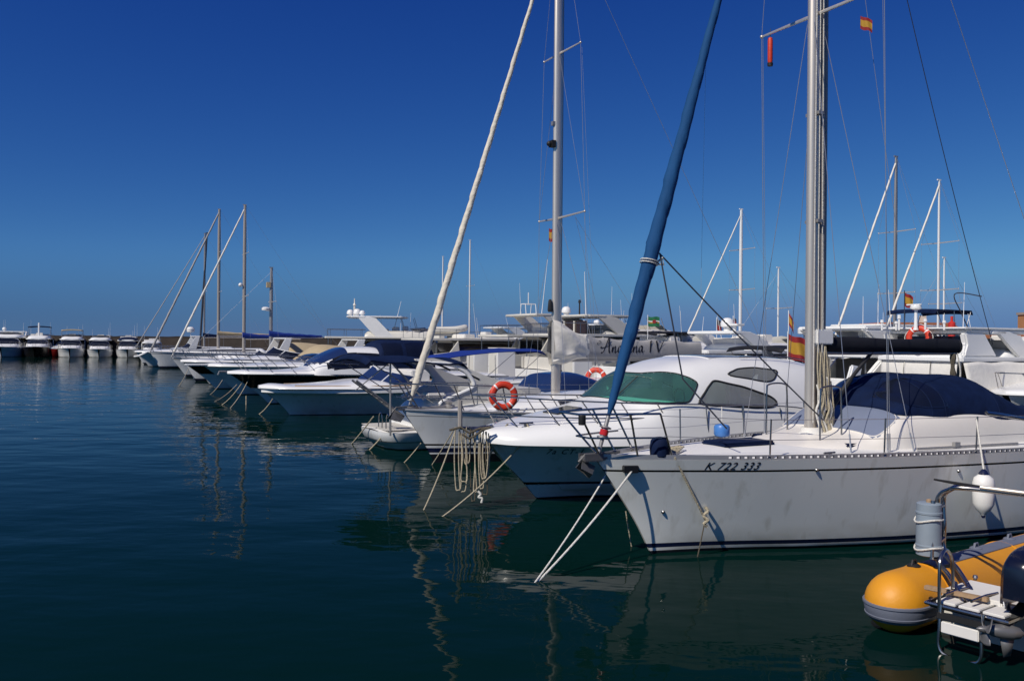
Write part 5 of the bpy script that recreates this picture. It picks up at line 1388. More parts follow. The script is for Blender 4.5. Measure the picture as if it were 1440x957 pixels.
# two more bows between the far masts
sport_cruiser("white cruiser with a swept radar arch lying under the far masts", quay(2.2, 88), 11, 3.6, 1.5, 1.4, [(-.35, 1), (.03, 0)], None, True, None, .6, arch=(3.4, 3.1), deckline=.2)
sport_cruiser("white motor boat with a cream tarpaulin over its cockpit, behind the black banded coupe", quay(2.0, 49.5), 12, 3.6, 1.35, 1.3, [(-.35, 1), (.03, 0)], None, True, None, .6, deckline=.15, wsx=.2, cockpit_cover=(3.4, 9.2, 2.75, "canvas_tan"), arch=(3.5, 2.95))

# ------------------------------------------------------------------ flybridge yachts
def flybridge(label, Bq, L, beam, fb, zm, zf, zt, group, hardtop=True, arch=True, fly_ws=True, bim=None, hull_m="hull_white", win="dark_glass", domes=(), encl=None, bands=None, rails=True, nm="flybridge_yacht", detail=1.0, top_m="gelcoat", hx=(.46, .86), body_m="gelcoat", full=0.0):
    """zm: flybridge deck height, zf: flybridge coaming, zt: hardtop or arch height"""
    root = boat(nm, label, "motor yacht", Bq, group); hb = beam/2
    H = Hull(L, [(-.4, .3), (0, 0), (fb*.5, -.5), (fb*1.05, -1.4)], [(0, fb), (.3, fb*.93), (.7, fb*.78), (1, fb*.72)],
             [(0, .12), (.04, .3*hb), (.12, .62*hb), (.28, .92*hb), (.5, hb), (1, hb*.95)], [(0, .02), (.12, (.18 + .30*full)*hb), (.3, (.58 + .22*full)*hb), (.55, (.8 + .1*full)*hb), (1, .84*hb)], 1.1 - .35*full, 0)
    H.build(root, bands or [(-.35, 1), (.02, 0)], [hull_m, "antifoul", "black_paint", "navy_paint"], int(34*detail))
    H.rub(root, "rub_rail", "toerail_alu", .985, .03)
    H.deck(root, nu=20)
    fbm = fb*.8
    x0, x1 = .20*L, .78*L
    K = House([(x0 - .12*L, .35*hb, fb*.9, fb + .1, 2.6, .1), (x0, .6*hb, fbm, fb + .38, 2.8, .1), (x0 + .10*L, .74*hb, fbm, fb + .55, 3.4, .12), (x0 + .20*L, .82*hb, fbm, zm - .02, 4.4, .14), (.55*L, .86*hb, fbm*.95, zm, 5, .12), (x1, .86*hb, fbm*.9, zm, 5, .12)])
    if full:
        K = House([(x0 - .08*L, .45*hb, fb*.9, fb + .08, 2.8, .1), (x0 - .02*L, .66*hb, fbm, fb + .28, 3.2, .1), (x0 + .02*L, .76*hb, fbm, fb + .42, 4.0, .12), (x0 + .10*L, .84*hb, fbm, zm - .04, 5, .14), (.55*L, .86*hb, fbm*.95, zm, 5, .12), (x1, .86*hb, fbm*.9, zm, 5, .12)])
    zs0, zs1 = fb + .5, zm - .22
    def sw(c): return abs(c.y) > .55*hb and x0 + .15*L < c.x < x1 - .35 and zs0 < c.z < zs1 and c.z < zs0 + (c.x - x0 - .12*L)*.9
    def fw(c):
        if full: return x0 + .015*L < c.x < x0 + .095*L and abs(c.y) < .76*hb and c.z > fb + .36 and not (abs(c.y) < .05)
        return x0 + .09*L < c.x < x0 + .19*L and abs(c.y) < .62*hb and c.z > fb + .55
    K.build(root, body_m, [("side_window", win, sw, .02, "rubber"), ("windscreen", win, fw, .02, "rubber")], int(64*detail), int(36*detail), "deckhouse")
    # flybridge deck and coaming
    def slab(xa, xb, w, z, t, nose=.5):
        ol = []
        for i in range(13):
            a_ = math.pi*i/12; ol.append((xa + nose - nose*math.sin(a_), w*math.cos(a_)))
        ol += [(xb - .12, -w), (xb, -w*.92), (xb, w*.92), (xb - .12, w)]
        n = len(ol)
        vs = [(x, y, z) for x, y in ol] + [(x, y, z + t) for x, y in ol]
        return MB().add(vs, [tuple(range(n)), tuple(range(2*n-1, n-1, -1))] + [(i, (i+1) % n, n + (i+1) % n, n + i) for i in range(n)])
    slab(.36*L, .975*L, .90*hb, zm + .0, .16, .8).build("fly_deck", body_m, root, bevel=.03)
    F = House([(.36*L, .5*hb, zm + .1, zm + .2, 3, .1), (.39*L, .68*hb, zm + .1, zf - .1, 3.4, .1), (.44*L, .80*hb, zm + .1, zf, 4, .08), (.74*L, .84*hb, zm + .1, zf - .06, 4.4, .06), (.76*L, .82*hb, zm + .1, zf - .3, 4, .06)])
    F.build(root, body_m, (), 30, 24, "fly_coaming")
    if fly_ws:
        def sc(u, v):
            a_ = (u*2-1); s_ = abs(a_)
            return Vector((.40*L + 1.3*s_**2 + .4*v, .72*hb*math.copysign(min(1, s_*1.3), a_), zf - .06 + .38*v*(1 - .4*s_)))
        MB().grid(sc, 16, 3).build("fly_windscreen", "smoke_glass", root)
    cushion(root, "helm_seat", "seat_white", .52*L, .52*L + .5, -.5, .4, zf - .1, zf + .38, .05)
    cushion(root, "fly_sofa", "seat_white", .66*L, .72*L, -.7*hb, .7*hb, zf - .1, zf + .2, .05)
    if arch:
        for sd in (-1, 1):
            MB().prism([(.60*L, zm + .12), (.70*L, zm + .12), (.795*L, zt), (.83*L, zt + .13), (.75*L, zt + .13), (.70*L, zt - .03)], sd*.84*hb - .07, sd*.84*hb + .07).build("arch_leg", top_m, root, bevel=.03)
        slab(.74*L, .84*L, .88*hb, zt, .15, .25).build("arch_top", top_m, root, bevel=.04)
    if hardtop:
        slab(hx[0]*L, hx[1]*L, .86*hb, zt + .02, .14, .7).build("hardtop", top_m, root, bevel=.05)
        for sd in (-1, 1):
            for xx in (.47, .54): MB().tube([(xx*L, sd*.78*hb, zf - .05), (xx*L + .3, sd*.80*hb, zt + .03)], .022, 6).build("hardtop_strut", "stainless", root)
    if bim:
        bimini(root, .50*L, .74*L, .80*hb, zt, bim, zf - .05, .12)
    for (fx, fy, r) in domes:
        dome(root, (fx*L, fy*hb, zt + .16 + r*.9), r)
    rnd = random.Random(int(abs(Bq.x*37 + Bq.y*11)))
    for k in range(3):
        y_ = rnd.choice((-1, 1)) * rnd.uniform(.3, .8)*hb; x_ = rnd.uniform(.5, .8)*L; zb_ = zt + .14 if (hardtop or arch) and k < 2 and .75*L < x_ < .83*L else zf - .08
        antenna(root, (x_, y_, zb_), (x_ + rnd.uniform(-.2, .4), y_, zb_ + rnd.uniform(1.2, 2.6)), .011)
    if fly_ws:
        for y_ in (-.6*hb, .15*hb): MB().box(.57*L, .61*L, y_ - .3, y_ + .3, zf - .1, zf + .3).build("fly_seat", "seat_white", root, bevel=.06)
        MB().box(.63*L, .66*L, -.2*hb, .5*hb, zf - .1, zf + .12).build("fly_locker", "interior_grey", root, bevel=.03)
    # aft cockpit: bulkhead door, bulwark, posts
    MB().box(x1 + .005, x1 + .03, -.62*hb, .62*hb, fbm + .05, zm - .15).build("saloon_door", "dark_glass", root, smooth=False)
    for sd in (-1, 1):
        MB().prism([(x1 - .3, fbm), (.97*L, fbm*.92), (.97*L, fbm + .55), (x1 + .5, fbm + .75), (x1 - .1, zm)], sd*.90*hb - .06, sd*.90*hb + .06).build("cockpit_side", body_m, root, bevel=.02)
        MB().tube([(.955*L, sd*.82*hb, fbm + .5), (.955*L, sd*.82*hb, zm + .02)], .03, 7).build("overhang_post", "stainless", root)
    MB().box(.955*L, .985*L, -.6*hb, .9*hb, fb*.7, fbm + .55).build("transom_bulwark", body_m, root, bevel=.03)
    MB().box(L - .02, L + .9, -.9*hb, .9*hb, .28, .38).build("bathing_platform", "gelcoat", root, bevel=.03)
    if encl:
        m, zb = encl
        for k, (y0, y1) in enumerate(((-.80, -.30), (-.28, .26), (.28, .80))):
            MB().grid(lambda u, v: Vector((.965*L + .05*math.sin(3.1*u), (y0 + (y1-y0)*v)*hb, fbm + .5 + (zm - fbm - .5)*u + .01*math.sin(v*14))), 10, 12).build("cockpit_canvas", m, root, solid=.02)
    if rails:
        mb = MB(); ue = .5; top = []
        for i in range(13):
            u = ue*i/12; e = H.edge(u, -1, .1); top.append(e + Vector((-.1*(1-i/12), 0, .72 - .1*(i/12))))
        mb.tube(top[::-1] + [Vector((p.x, -p.y, p.z)) for p in top], .018, 6)
        for i in range(0, 13, 2):
            e = H.edge(ue*i/12 + .02, -1, .1)
            mb.tube([top[i], e], .015, 6); mb.tube([Vector((top[i].x, -top[i].y, top[i].z)), Vector((e.x, -e.y, e.z))], .015, 6)
        mb.build("bow_rail", "stainless", root)
        mb = MB()
        mb.tube([(.76*L, -.86*hb, zm + .75), (.96*L, -.86*hb, zm + .75), (.965*L, 0, zm + .75), (.96*L, .86*hb, zm + .75), (.76*L, .86*hb, zm + .75)], .02, 6)
        for xx, yy in ((.78, -.86), (.87, -.86), (.96, -.86), (.965, 0), (.96, .86), (.87, .86), (.78, .86)): mb.tube([(xx*L, yy*hb, zm + .14), (xx*L, yy*hb, zm + .75)], .016, 6)
        mb.build("fly_rail", "stainless", root)
    return root, H

SECOND = "boats on the far side of the pier"
def far_side(s_stern, px_near, L, beam, extra=0.0):   # stern-to berth across the pier whose near stern corner shows in that column
    t = row_t(s_stern, px_near) + beam/2
    return quay(s_stern + L, t, ANG + math.pi + extra)
def zat(Bq, q, px, py): return Bq.loc(px, py, q)[1]

# Y3: flybridge yacht with the lifebuoy, right behind the near sailing boat
L = 11; BY3 = far_side(17.0, 1350, L, 3.5)
y3, _ = flybridge("white flybridge yacht with white canvas closing its cockpit and a lifebuoy on its flybridge", BY3, L, 3.5, 1.5, 2.45, 2.95, 3.32, SECOND, encl=("canvas_white", 0), hx=(.60, .93), fly_ws=False, rails=False)
MB().box(.90*L, .905*L, -1.35, 1.2, 2.72, 3.26).build("fly_window", "vinyl_window", y3, smooth=False)
def loc_box(root, Bq, name, m, x0, x1, y0, y1, z0, z1, bevel=.02):
    return MB().box(x0, x1, y0, y1, z0, z1).build(name, m, root, bevel=bevel)
rq = BY3.local(at_depth(1288, 440, 28.6)); rx, ry = rq.x, rq.y
MB().lathe([(.09, 0), (.06, .1), (.045, .75)], (rx, ry, 3.45), n=10).build("radar_post", "gelcoat", y3)
MB().lathe([(.05, 0), (.17, .03), (.18, .08), (.15, .15), (.08, .17)], (rx, ry, 4.1), n=16).build("radar_dome", "gelcoat", y3)
MB().box(rx-.04, rx+.04, ry-.35, ry+.2, 4.24, 4.29).build("radar_bar", "gelcoat", y3, bevel=.015)
for dx, dy, h in ((.1, -.55, .5), (-.2, -.9, .30), (.2, .5, .35), (-.3, .8, .3), (.0, -1.3, .35)):
    MB().lathe([(.035, 0), (.035, h*.7), (.06, h*.75), (.05, h)], (rx+dx, ry+dy, 3.45), n=8).build("mast_light", "gelcoat", y3)
MB().tube(curve_pts([(.70*L, .2, 4.62), (.66*L, -.9, 4.8), (.60*L, -1.6, 4.7), (.52*L, -1.9, 4.1), (.45*L, -2.0, 3.2)], 6), .02, 6).build("davit_arm", "wire_dark", y3)
MB().grid(lambda u, v: Vector((.30*L + .32*L*u, (-1 + 2*v)*1.4, 2.75 + .55*math.sin(math.pi*u)**.7*(1 - .5*abs(2*v-1)**2) + .02*math.sin(u*20)*math.sin(v*14))), 30, 16).build("fly_cover", "canvas_white", y3, solid=.02)
House([(.76*L, 1.2, 1.3, 2.35, 3, .1), (.68*L*1.0 - 0, 1.3, 1.3, 2.4, 3, .1)]) if False else None
MB().grid(lambda u, v: Vector((.62*L + .36*L*u, 1.72 + .25*v + .03*math.sin(u*9), 2.45 - 1.05*v + .02*math.sin(u*17 + v*5))), 20, 10).build("side_canvas", "canvas_white", y3, solid=.02)
for sd in (-1, 1):
    MB().prism([(.80*L, 2.6), (.955*L, 2.6), (.94*L, 3.0), (.95*L, 3.36), (.86*L, 3.36), (.84*L, 3.1)], sd*1.42 - .11, sd*1.42 + .11).build("hardtop_leg", "gelcoat", y3, bevel=.05)
MB().box(.90*L, .955*L, -1.5, 1.5, 2.56, 2.80).build("aft_coaming", "gelcoat", y3, bevel=.05)
MB().box(.60*L, .95*L, -1.56, 1.56, 3.47, 3.54).build("hardtop_moulding", "gelcoat", y3, bevel=.03)
# Y4: stern view with the open dark cockpit
L = 11; BY4 = far_side(17.2, 1214, L, 3.5)
y4, _ = flybridge("white flybridge yacht with an open dark cockpit and a rounded hardtop beside the near mast", BY4, L, 3.5, 1.5, 2.5, 3.0, 3.45, SECOND, hx=(.62, .97), fly_ws=False, rails=False)
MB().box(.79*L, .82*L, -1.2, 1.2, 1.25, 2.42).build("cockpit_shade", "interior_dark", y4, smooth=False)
for sd in (-1, 1):
    MB().prism([(.82*L, 1.2), (.99*L, 1.2), (.965*L, 1.9), (.90*L, 2.5), (.82*L, 2.5)], sd*1.58 - .12, sd*1.58 + .12).build("quarter_wing", "gelcoat", y4, bevel=.05)
for sd in (-1, 1):
    MB().prism([(.70*L, 2.6), (.86*L, 2.6), (.90*L, 3.0), (.97*L, 3.48), (.84*L, 3.48), (.76*L, 3.1)], sd*1.42 - .11, sd*1.42 + .11).build("hardtop_leg", "gelcoat", y4, bevel=.05)
MB().grid(lambda u, v: Vector((.62*L + .2*L*u, -1.3 + 1.6*v, 2.7 + .75*(1-u)*(1 - abs(2*v-1)*.3))), 8, 8).build("fly_cover", "canvas_white", y4, solid=.02)
bimini(y4, .38*L, .58*L, 1.1, 4.30, "canvas_navy", 3.0, .06)
MB().lathe([(.13, 0), (.13, .6), (.05, .66), (.05, .85)], (.52*L, 1.3, 3.2), n=12).build("gas_bottle", "red_paint", y4)
# Y5: dark bimini boat left of them
L = 10; BY5 = far_side(17.0, 1092, L, 3.4)
y5, _, _ = sport_cruiser("white cruiser with a wide black bimini on posts just above the hardtop cruiser", BY5, L, 3.4, 1.45, 1.1, [(-.35, 1), (.03, 0)], None, True, None, .5, group=SECOND, arch=(6.3, 2.75))
bimini(y5, 5.2, 9.6, 1.55, 2.78, "canvas_black", 1.5, .12)
MB().box(8.6, 9.5, -1.3, 1.3, 1.35, 2.3).build("cockpit_canvas", "canvas_navy", y5, bevel=.04)
MB().lathe([(.05, -.7), (.04, 0), (.26, .03), (.27, .22), (.2, .3)], (7.2, .4, 3.35), n=14).build("radar_dome", "gelcoat", y5)
# Y6-Y8: more sterns, glimpsed over the hardtop and the lettered boom cover
L = 11; BY6 = far_side(17.0, 990, L, 3.6)
y6, _ = flybridge("white flybridge yacht with a big white satellite dome seen over the grey boom cover", BY6, L, 3.6, 1.5, 2.5, 3.0, 3.35, SECOND, hardtop=False, domes=((.79, .35, .3),), rails=False)
MB().box(.77*L, .81*L, .7, 1.5, 3.72, 3.82).build("radar_bar", "gelcoat", y6, bevel=.02); MB().lathe([(.09, 0), (.09, .24)], (.79*L, 1.1, 3.48), n=10).build("radar_post", "gelcoat", y6)
L = 11; BY7 = far_side(17.0, 880, L, 3.7)
y7, _ = flybridge("white flybridge yacht with a dark folded bimini behind the white sailing boat's lettered cover", BY7, L, 3.7, 1.5, 2.5, 3.05, 3.5, SECOND, hardtop=False, arch=False, rails=False)
bimini(y7, .55*L, .80*L, 1.3, 3.45, "canvas_black", 3.0, .1)
# Y2b, Y2a: the big flybridges left of the lettered sailing boat's mast
L = 15; BY2 = far_side(17.0, 778, L, 4.6)
y2, _ = flybridge("big cream flybridge yacht with brown flybridge windows, right beside the white sailing boat's mast", BY2, L, 4.6, 1.9, 3.25, 3.75, 4.35, SECOND, hx=(.60, .85), win="brown_glass", domes=((.80, -.55, .28),), body_m="old_white", top_m="old_white")
MB().box(.83*L, .835*L, -1.7, 1.7, 3.45, 4.15).build("fly_window", "brown_glass", y2, smooth=False)
for y in (-.55, .55): MB().box(.836*L, .84*L, y-.06, y+.06, 3.45, 4.15).build("window_post", "old_white", y2, smooth=False)
antenna(y2, (.80*L, .9, 4.5), (.80*L, .7, 7.0), .02); MB().lathe([(.05, 0), (.04, .7), (.09, .74), (.06, .9)], (.80*L, .2, 4.5), n=8).build("mast_light", "rubber", y2)
L = 15; BY2a = far_side(17.0, 706, L, 4.6)
y2a, _ = flybridge("big cream flybridge yacht with a broad bare radar arch and short railed mast on top", BY2a, L, 4.6, 1.9, 3.2, 3.7, 4.55, SECOND, hardtop=False, win="brown_glass", body_m="old_white", top_m="old_white")
mb = MB()
for x, y in ((.77*L, -.4), (.77*L, .4), (.82*L, -.4), (.82*L, .4)): mb.tube([(x, y, 4.65), (x, y*.7, 5.35)], .025, 6)
mb.tube([(.77*L, -.28, 5.35), (.77*L, .28, 5.35), (.82*L, .28, 5.35), (.82*L, -.28, 5.35)], .025, 6, closed=True).tube([(.795*L, 0, 5.3), (.795*L, 0, 6.1)], .03, 6)
mb.build("railed_mast", "gelcoat", y2a); antenna(y2a, (.76*L, .8, 4.6), (.74*L, 1.0, 8.2), .02)
# grey tender on chocks between them
tq = at_depth(627, 464, 62)
t = thing("tender", "small grey inflatable tender carried high on chocks above the navy awning", "inflatable boat", (tq.x, tq.y, tq.z), ANG - .3)
tp = curve_pts([(-1.15, -.45, 0), (.5, -.45, .05), (1.2, -.2, .16), (1.35, 0, .2), (1.2, .2, .16), (.5, .45, .05), (-1.15, .45, 0)], 6)
MB().tube(tp, .24, 10).build("buoyancy_tube", "old_white", t, angle=80)
MB().prism([(-1.1, -.15), (1.0, -.1), (.6, -.38), (-1.0, -.42)], -.4, .4).build("hull", "canvas_grey", t, bevel=.03)
mast_z = tq.z
L = 13; p = at_depth(606, 490, 63); BYT = Berth(tq.x + 9, tq.y + 3.5, ANG + math.pi)
yt, _ = flybridge("cream motor yacht with a low flybridge carrying the grey inflatable tender", BYT, L, 4.3, 1.8, 2.95, 3.2, 3.6, SECOND, hardtop=False, arch=False, fly_ws=False, win="brown_glass", body_m="old_white")
MB().box(L - 4.2, L - 3.8, -.5, .5, 3.0, tq.z - .38).build("tender_chock", "old_white", yt, bevel=.02); MB().box(L - 2.6, L - 2.2, -.5, .5, 3.0, tq.z - .38).build("tender_chock", "old_white", yt, bevel=.02)
# Y1: flybridge yacht lying nearly broadside, with its hardtop and domes
L = 15; sp = at_depth(452, 480, 74); ang1 = R(8)
BY1 = Berth(sp.x + math.cos(ang1)*L, sp.y + math.sin(ang1)*L, ang1 + math.pi)
y1, _ = flybridge("cream flybridge yacht with a hardtop and three white domes, left of the grey tender", BY1, L, 4.6, 1.9, 3.05, 3.75, 4.75, SECOND, hx=(.52, .86), domes=((.845, -.3, .30), (.805, .1, .32), (.775, .5, .24)), body_m="old_white", top_m="gelcoat")
MB().lathe([(.09, 0), (.08, .9), (.15, .95), (.05, 1.1), (.04, 1.5)], (.82*L, .1, 4.9), n=8).build("light_mast", "old_white", y1)
MB().ball((.70*L, -1.7, 4.0), (.35, .2, .35), 8).build("fly_table", "teak", y1)
antenna(y1, (.60*L, -1.6, 3.8), (.56*L, -1.6, 6.3), .02)
# Y9: right-hand boat whose bow rail and grey canvas show at the right edge
BY9 = quay(18.5, row_t(18.5, 1372) - 1.7)
y9, _, _ = sport_cruiser("white boat under a pale grey canvas with a sloping bow rail at the right edge", BY9, 10, 3.4, 1.55, 1.2, [(-.35, 1), (.03, 0)], None, False, None, .62, group=SECOND, cockpit_cover=(1.0, 8.5, 3.0, "canvas_white"))
# more flybridges far behind, only their tops clear the nearer ones
L = 14
for k, (px, s0, lab, zt) in enumerate(((972, 46, "distant white motor yacht with a row of small domes beyond the dark bimini", 4.3), (840, 42, "distant white motor yacht whose hardtop shows behind the lettered boom cover", 4.1), (1395, 44, "distant white motor yacht low behind the grey canvas at right", 3.9))):
    Bq = quay(s0, row_t(s0, px), ANG + math.pi)
    flybridge(lab, Bq, L, 4.3, 1.8, 3.0, 3.5, zt, SECOND, domes=((.80, -.5, .2), (.80, .5, .2), (.76, 0, .2)) if k == 0 else (), detail=.6)
# masts beyond the pier
THIRD = "sailing boats beyond the pier"
def far_sail(label, px, ytop, s0, L=11, **k):
    t = row_t(s0 + L*.40, px); Bq = quay(s0, t)
    mxx = mast_at(Bq, px)
    return sail_boat(label, Bq, L, 1.3, 1.0, 3.6, mxx, top_z(Bq, px, ytop), group=THIRD, pul=False, **k)
far_sail("sailing boat with a stout white mast and furled sail above the dark bimini", 1041, 294, 26, mmat="gelcoat", r=.12, furl_r=(.06, .035), spr=(.5, .75), cover_len=3.4, boomc="canvas_white")
far_sail("sailing boat with a slim white mast half hidden left of the near mast", 1094, 376, 30, mmat="gelcoat", r=.07, furl=False, cover_len=0, spr=(.6,))
far_sail("sailing boat with a dark mast and raked pale furled sail right of the near mast", 1258, 220, 27, r=.11, mmat="alu_dark", fsail="sail_cloth", furl_r=(.07, .05), spr=(.38, .66), cover_len=3.2, boomc="canvas_navy")
far_sail("sailing boat with a thin white mast and white furled sail at far right", 1319, 253, 30, mmat="gelcoat", r=.08, furl_r=(.07, .05), spr=(.44, .68), cover_len=3.2, boomc="canvas_white")
far_sail("sailing boat with a short thin mast just right of the thin white one", 1327, 362, 36, mmat="gelcoat", r=.07, furl=False, cover_len=0, spr=(.6,))
far_sail("sailing boat with a thin mast rising behind the railed radar arch", 660, 337, 32, mmat="gelcoat", r=.10, furl=False, spr=(.6,), cover_len=3.0)
far_sail("sailing boat with a thin white mast showing left of the white spiral headsail", 622, 360, 34, mmat="gelcoat", r=.10, furl=False, spr=(.6,), cover_len=3.0)

# ------------------------------------------------------------------ motor boats along the breakwater
BRK = "motor boats moored along the breakwater"
def brk_boat(label, px, dist, L, beam, fb, zm, zf, zt, yaw=0, **k):
    p = at_depth(px, 500, dist)
    return flybridge(label, Berth(p.x, p.y, math.atan2(p.y, p.x) + R(yaw - 5)), L, beam, fb, zm, zf, zt, BRK, rails=True, detail=.8, **k)
bs = dict(hardtop=False, arch=False, full=1.5)
brk_boat("white flybridge yacht cut by the left edge, wide dark windscreen and a dome on top", 2, 126, 12, 4.6, 1.5, 2.75, 3.3, 3.6, -4, hardtop=False, domes=((.8, .5, .3),), full=1.5)
r1, _ = brk_boat("black hulled flybridge yacht with a navy bimini, second large boat from the left", 49, 127, 12, 3.7, 1.55, 2.55, 3.15, 4.45, 0, hull_m="black_paint", bim="canvas_navy", fly_ws=False, **bs)
MB().tube([(5.6, 0, 3.1), (5.8, 0, 5.0)], .12, 8).build("light_mast", "gelcoat", r1)
brk_boat("white flybridge yacht under a small tan bimini, beside the black hulled one", 98, 128, 11, 3.6, 1.35, 2.5, 3.05, 4.0, 2, bim="canvas_tan", **bs)
brk_boat("white flybridge yacht with a broad black windscreen right of the tan bimini", 139, 129, 11, 3.5, 1.25, 2.45, 2.95, 3.4, 3, **bs)
r4, _ = brk_boat("white flybridge yacht with a navy cover over its flybridge", 179, 130, 11, 3.3, 1.25, 2.4, 2.9, 3.3, 4, fly_ws=False, **bs)
House([(4.0, 1.0, 2.5, 2.7, 2.4, .05), (4.6, 1.4, 2.5, 3.0, 2.6, .05), (8.4, 1.45, 2.5, 3.0, 2.6, .05)]).build(r4, "canvas_navy", (), 20, 16, "fly_cover")
brk_boat("small white cabin boat with two square front windows, right end of the breakwater row", 214, 128, 8.5, 3.0, 1.15, 2.1, 2.45, 2.9, 6, fly_ws=False, **bs)
for px, lab, m in ((27, "small white day boat squeezed between the two leftmost yachts", "hull_white"), (74, "small red hulled day boat between the black hulled and tan bimini yachts", "red_paint")):
    p = at_depth(px, 500, 131)
    sport_cruiser(lab, Berth(p.x, p.y, R(90)), 8, 2.6, 1.2, .8, [(-.35, 1), (.04, 0)], (2.3, 3.4, 5.0), rail_h=.4, group=BRK, hull_m=m, nm="day_boat", detail=.6)

# ------------------------------------------------------------------ white cabinets on the pier
for px, py, s0, w, h, lab in ((672, 512, 13.9, .9, 1.5, "white cabinet on the pier under the blue awning"), (706, 508, 14.6, 1.1, 1.7, "taller white cabinet on the pier right of the awning's end"), (812, 525, 13.9, 1.0, 1.35, "white cabinet on the pier behind the lettered sailing boat's mast"), (655, 520, 14.0, .6, .8, "low white cabinet on the pier under the awning")):
    q = quay(s0, row_t(s0, px))
    t = thing("pier_cabinet", lab, "cabinet", (q.x, q.y, .85), ANG, "white cabinets on the pier")
    o = MB().box(-w/2, w/2, -w/2, w/2, 0, h).build("body", "gelcoat", t, bevel=.03)
    MB().box(-w/2 - .03, w/2 + .03, -w/2 - .03, w/2 + .03, h, h + .06).build("lid", "old_white", t, bevel=.015)
    MB().box(-w/2 - .012, -w/2 - .002, -w*.4, w*.4, .12, h - .12).build("door", "old_white", t, bevel=.003)

# ------------------------------------------------------------------ lifebuoys
def lifebuoy(c, nrm, label, r=.36, tilt=0.0):
    nrm = Vector(nrm).normalized(); q = nrm.to_track_quat('Z', 'Y')
    t = thing("lifebuoy", label, "lifebuoy", c, 0, "orange lifebuoys"); t.rotation_mode = 'QUATERNION'; t.rotation_quaternion = q
    k = r/.36; n1, n2 = 48, 12; mb = MB()
    def tor(u, v):
        a_, b_ = 6.2832*u, 6.2832*v; rr = .275*k + .085*k*math.cos(b_)
        return Vector((rr*math.cos(a_), rr*math.sin(a_), .06*k*math.sin(b_)))
    mb.grid(tor, n1, n2)
    mb.m = [1 if ((i // n2) % 12) == 5 else 0 for i in range(len(mb.f))]
    mb.build("ring", ["orange_foam", "gelcoat"], t, weld=True)
    pts = [Vector(((.37 + .025*math.cos(4*a_))*k*math.cos(a_), (.37 + .025*math.cos(4*a_))*k*math.sin(a_), 0)) for a_ in [i/40*6.2832 for i in range(40)]]
    MB().tube(pts, .011*k, 5, closed=True).build("grab_line", "rope_white", t)
view = lambda p: Vector((-p.x, -p.y, .0)).normalized()
p = C.world(C.pt(708, 556, -1.52)); lifebuoy(p, (.25, -1, .05), "orange lifebuoy hanging on the rail of the lettered white sailing boat", .35)
p = C.world(C.pt(838, 531, 1.5)); p = at_depth(838, 531, 29); lifebuoy(p, (-.3, -1, .1), "orange lifebuoy half hidden behind the blue furled headsail", .36)
p = BY3.world((.915*11, 0, 3.16)); p = at_depth(1292, 474, (BY3.world((.93*11, .2, 0))).y); lifebuoy(p, (-.7, -.75, .1), "orange lifebuoy hung under the hardtop of the flybridge yacht at right", .40)

# ------------------------------------------------------------------ flags
def flag(top, w, h, bands, label, staff=0.0, ang=0.0, droop=.25, cat="flag", sm="gelcoat", fold=1.0, bend=0.0):
    """top: world position of the hoist's upper corner; bands: (height share, material)"""
    t = thing("flag", label, cat, (top[0], top[1], top[2] - h - staff), ang)
    z0 = staff; mb = MB(); mats = []; mi = []
    def f(u, v):
        return Vector((w*u*(1 - droop*.5), .09*fold*w*math.sin(7*u + 2*v)*u**.5 + bend*u*u, z0 + h*v - droop*h*(u**1.3) - .06*h*math.sin(6*u)))
    n = 18; tot = 0; rows = []
    nv = 20; mb.grid(f, n, nv)
    cuts = []; acc = 0
    for sh, m in bands: acc += sh; cuts.append(acc)
    for i in range(len(mb.f)):
        v = (i % nv + .5)/nv; k = next((k for k, q in enumerate(cuts) if v <= q + 1e-6), len(cuts)-1); mi.append(k)
    mb.m = mi
    mb.build("cloth", [m for _, m in bands], t, angle=80)
    if staff: MB().tube([(0, 0, 0), (0, 0, z0 + h + .06)], .016, 6).build("staff", sm, t)
    return t
ESP = ((.25, "flag_red"), (.5, "flag_yellow"), (.25, "flag_red"))
p = at_depth(1108, 468, 25); t = flag(p, .62, .66, ESP, "large red and yellow flag drooping from a white staff left of the near mast", 1.0, R(-20), .35, fold=1.6)
p = A.world(A.pt(1210, 22, -.85)); flag(p, .22, .19, ESP, "small faded red and yellow courtesy flag high on a halyard right of the near mast", 0, R(-25), .5)
p = at_depth(1272, 410, 30); flag(p, .38, .46, ESP, "red and yellow flag on the staff above the flybridge yacht with the lifebuoy", .9, R(0), .4, sm="wire_dark")
p = C.world(C.pt(772, 320, .4)); flag(p, .16, .34, ESP, "tiny red and yellow flag under the lower spreader of the lettered white sailing boat", 0, R(-10), .2)
p = at_depth(911, 444, 40); t = flag(p, .56, .44, ((.34, "flag_green"), (.10, "flag_yellow"), (.08, "flag_dark"), (.08, "gelcoat"), (.40, "flag_green")), "green flag with a red disc on a thin staff right of the blue furled headsail", .6, R(-8), .12)
MB().lathe([(.085, -.03), (.085, .03)], (.29, -.02, .6 + .20), (0, 1, 0), 16).build("disc", "flag_red", t)
p = at_depth(1008, 447, 42); flag(p, .34, .50, ((.5, "flag_red"), (.5, "flag_dark")), "dull red flag left of the stout white mast beyond the bimini", .8, R(10), .45)
p = at_depth(1031, 445, 42); flag(p, .2, .42, ((.35, "flag_dark"), (.3, "flag_red"), (.35, "flag_dark")), "narrow dark flag against the stout white mast", .8, R(-30), .4)
p = at_depth(1109, 438, 30); flag(p, .30, .40, ESP, "small slanting red and yellow flag above the rounded hardtop", .7, R(-15), .9)

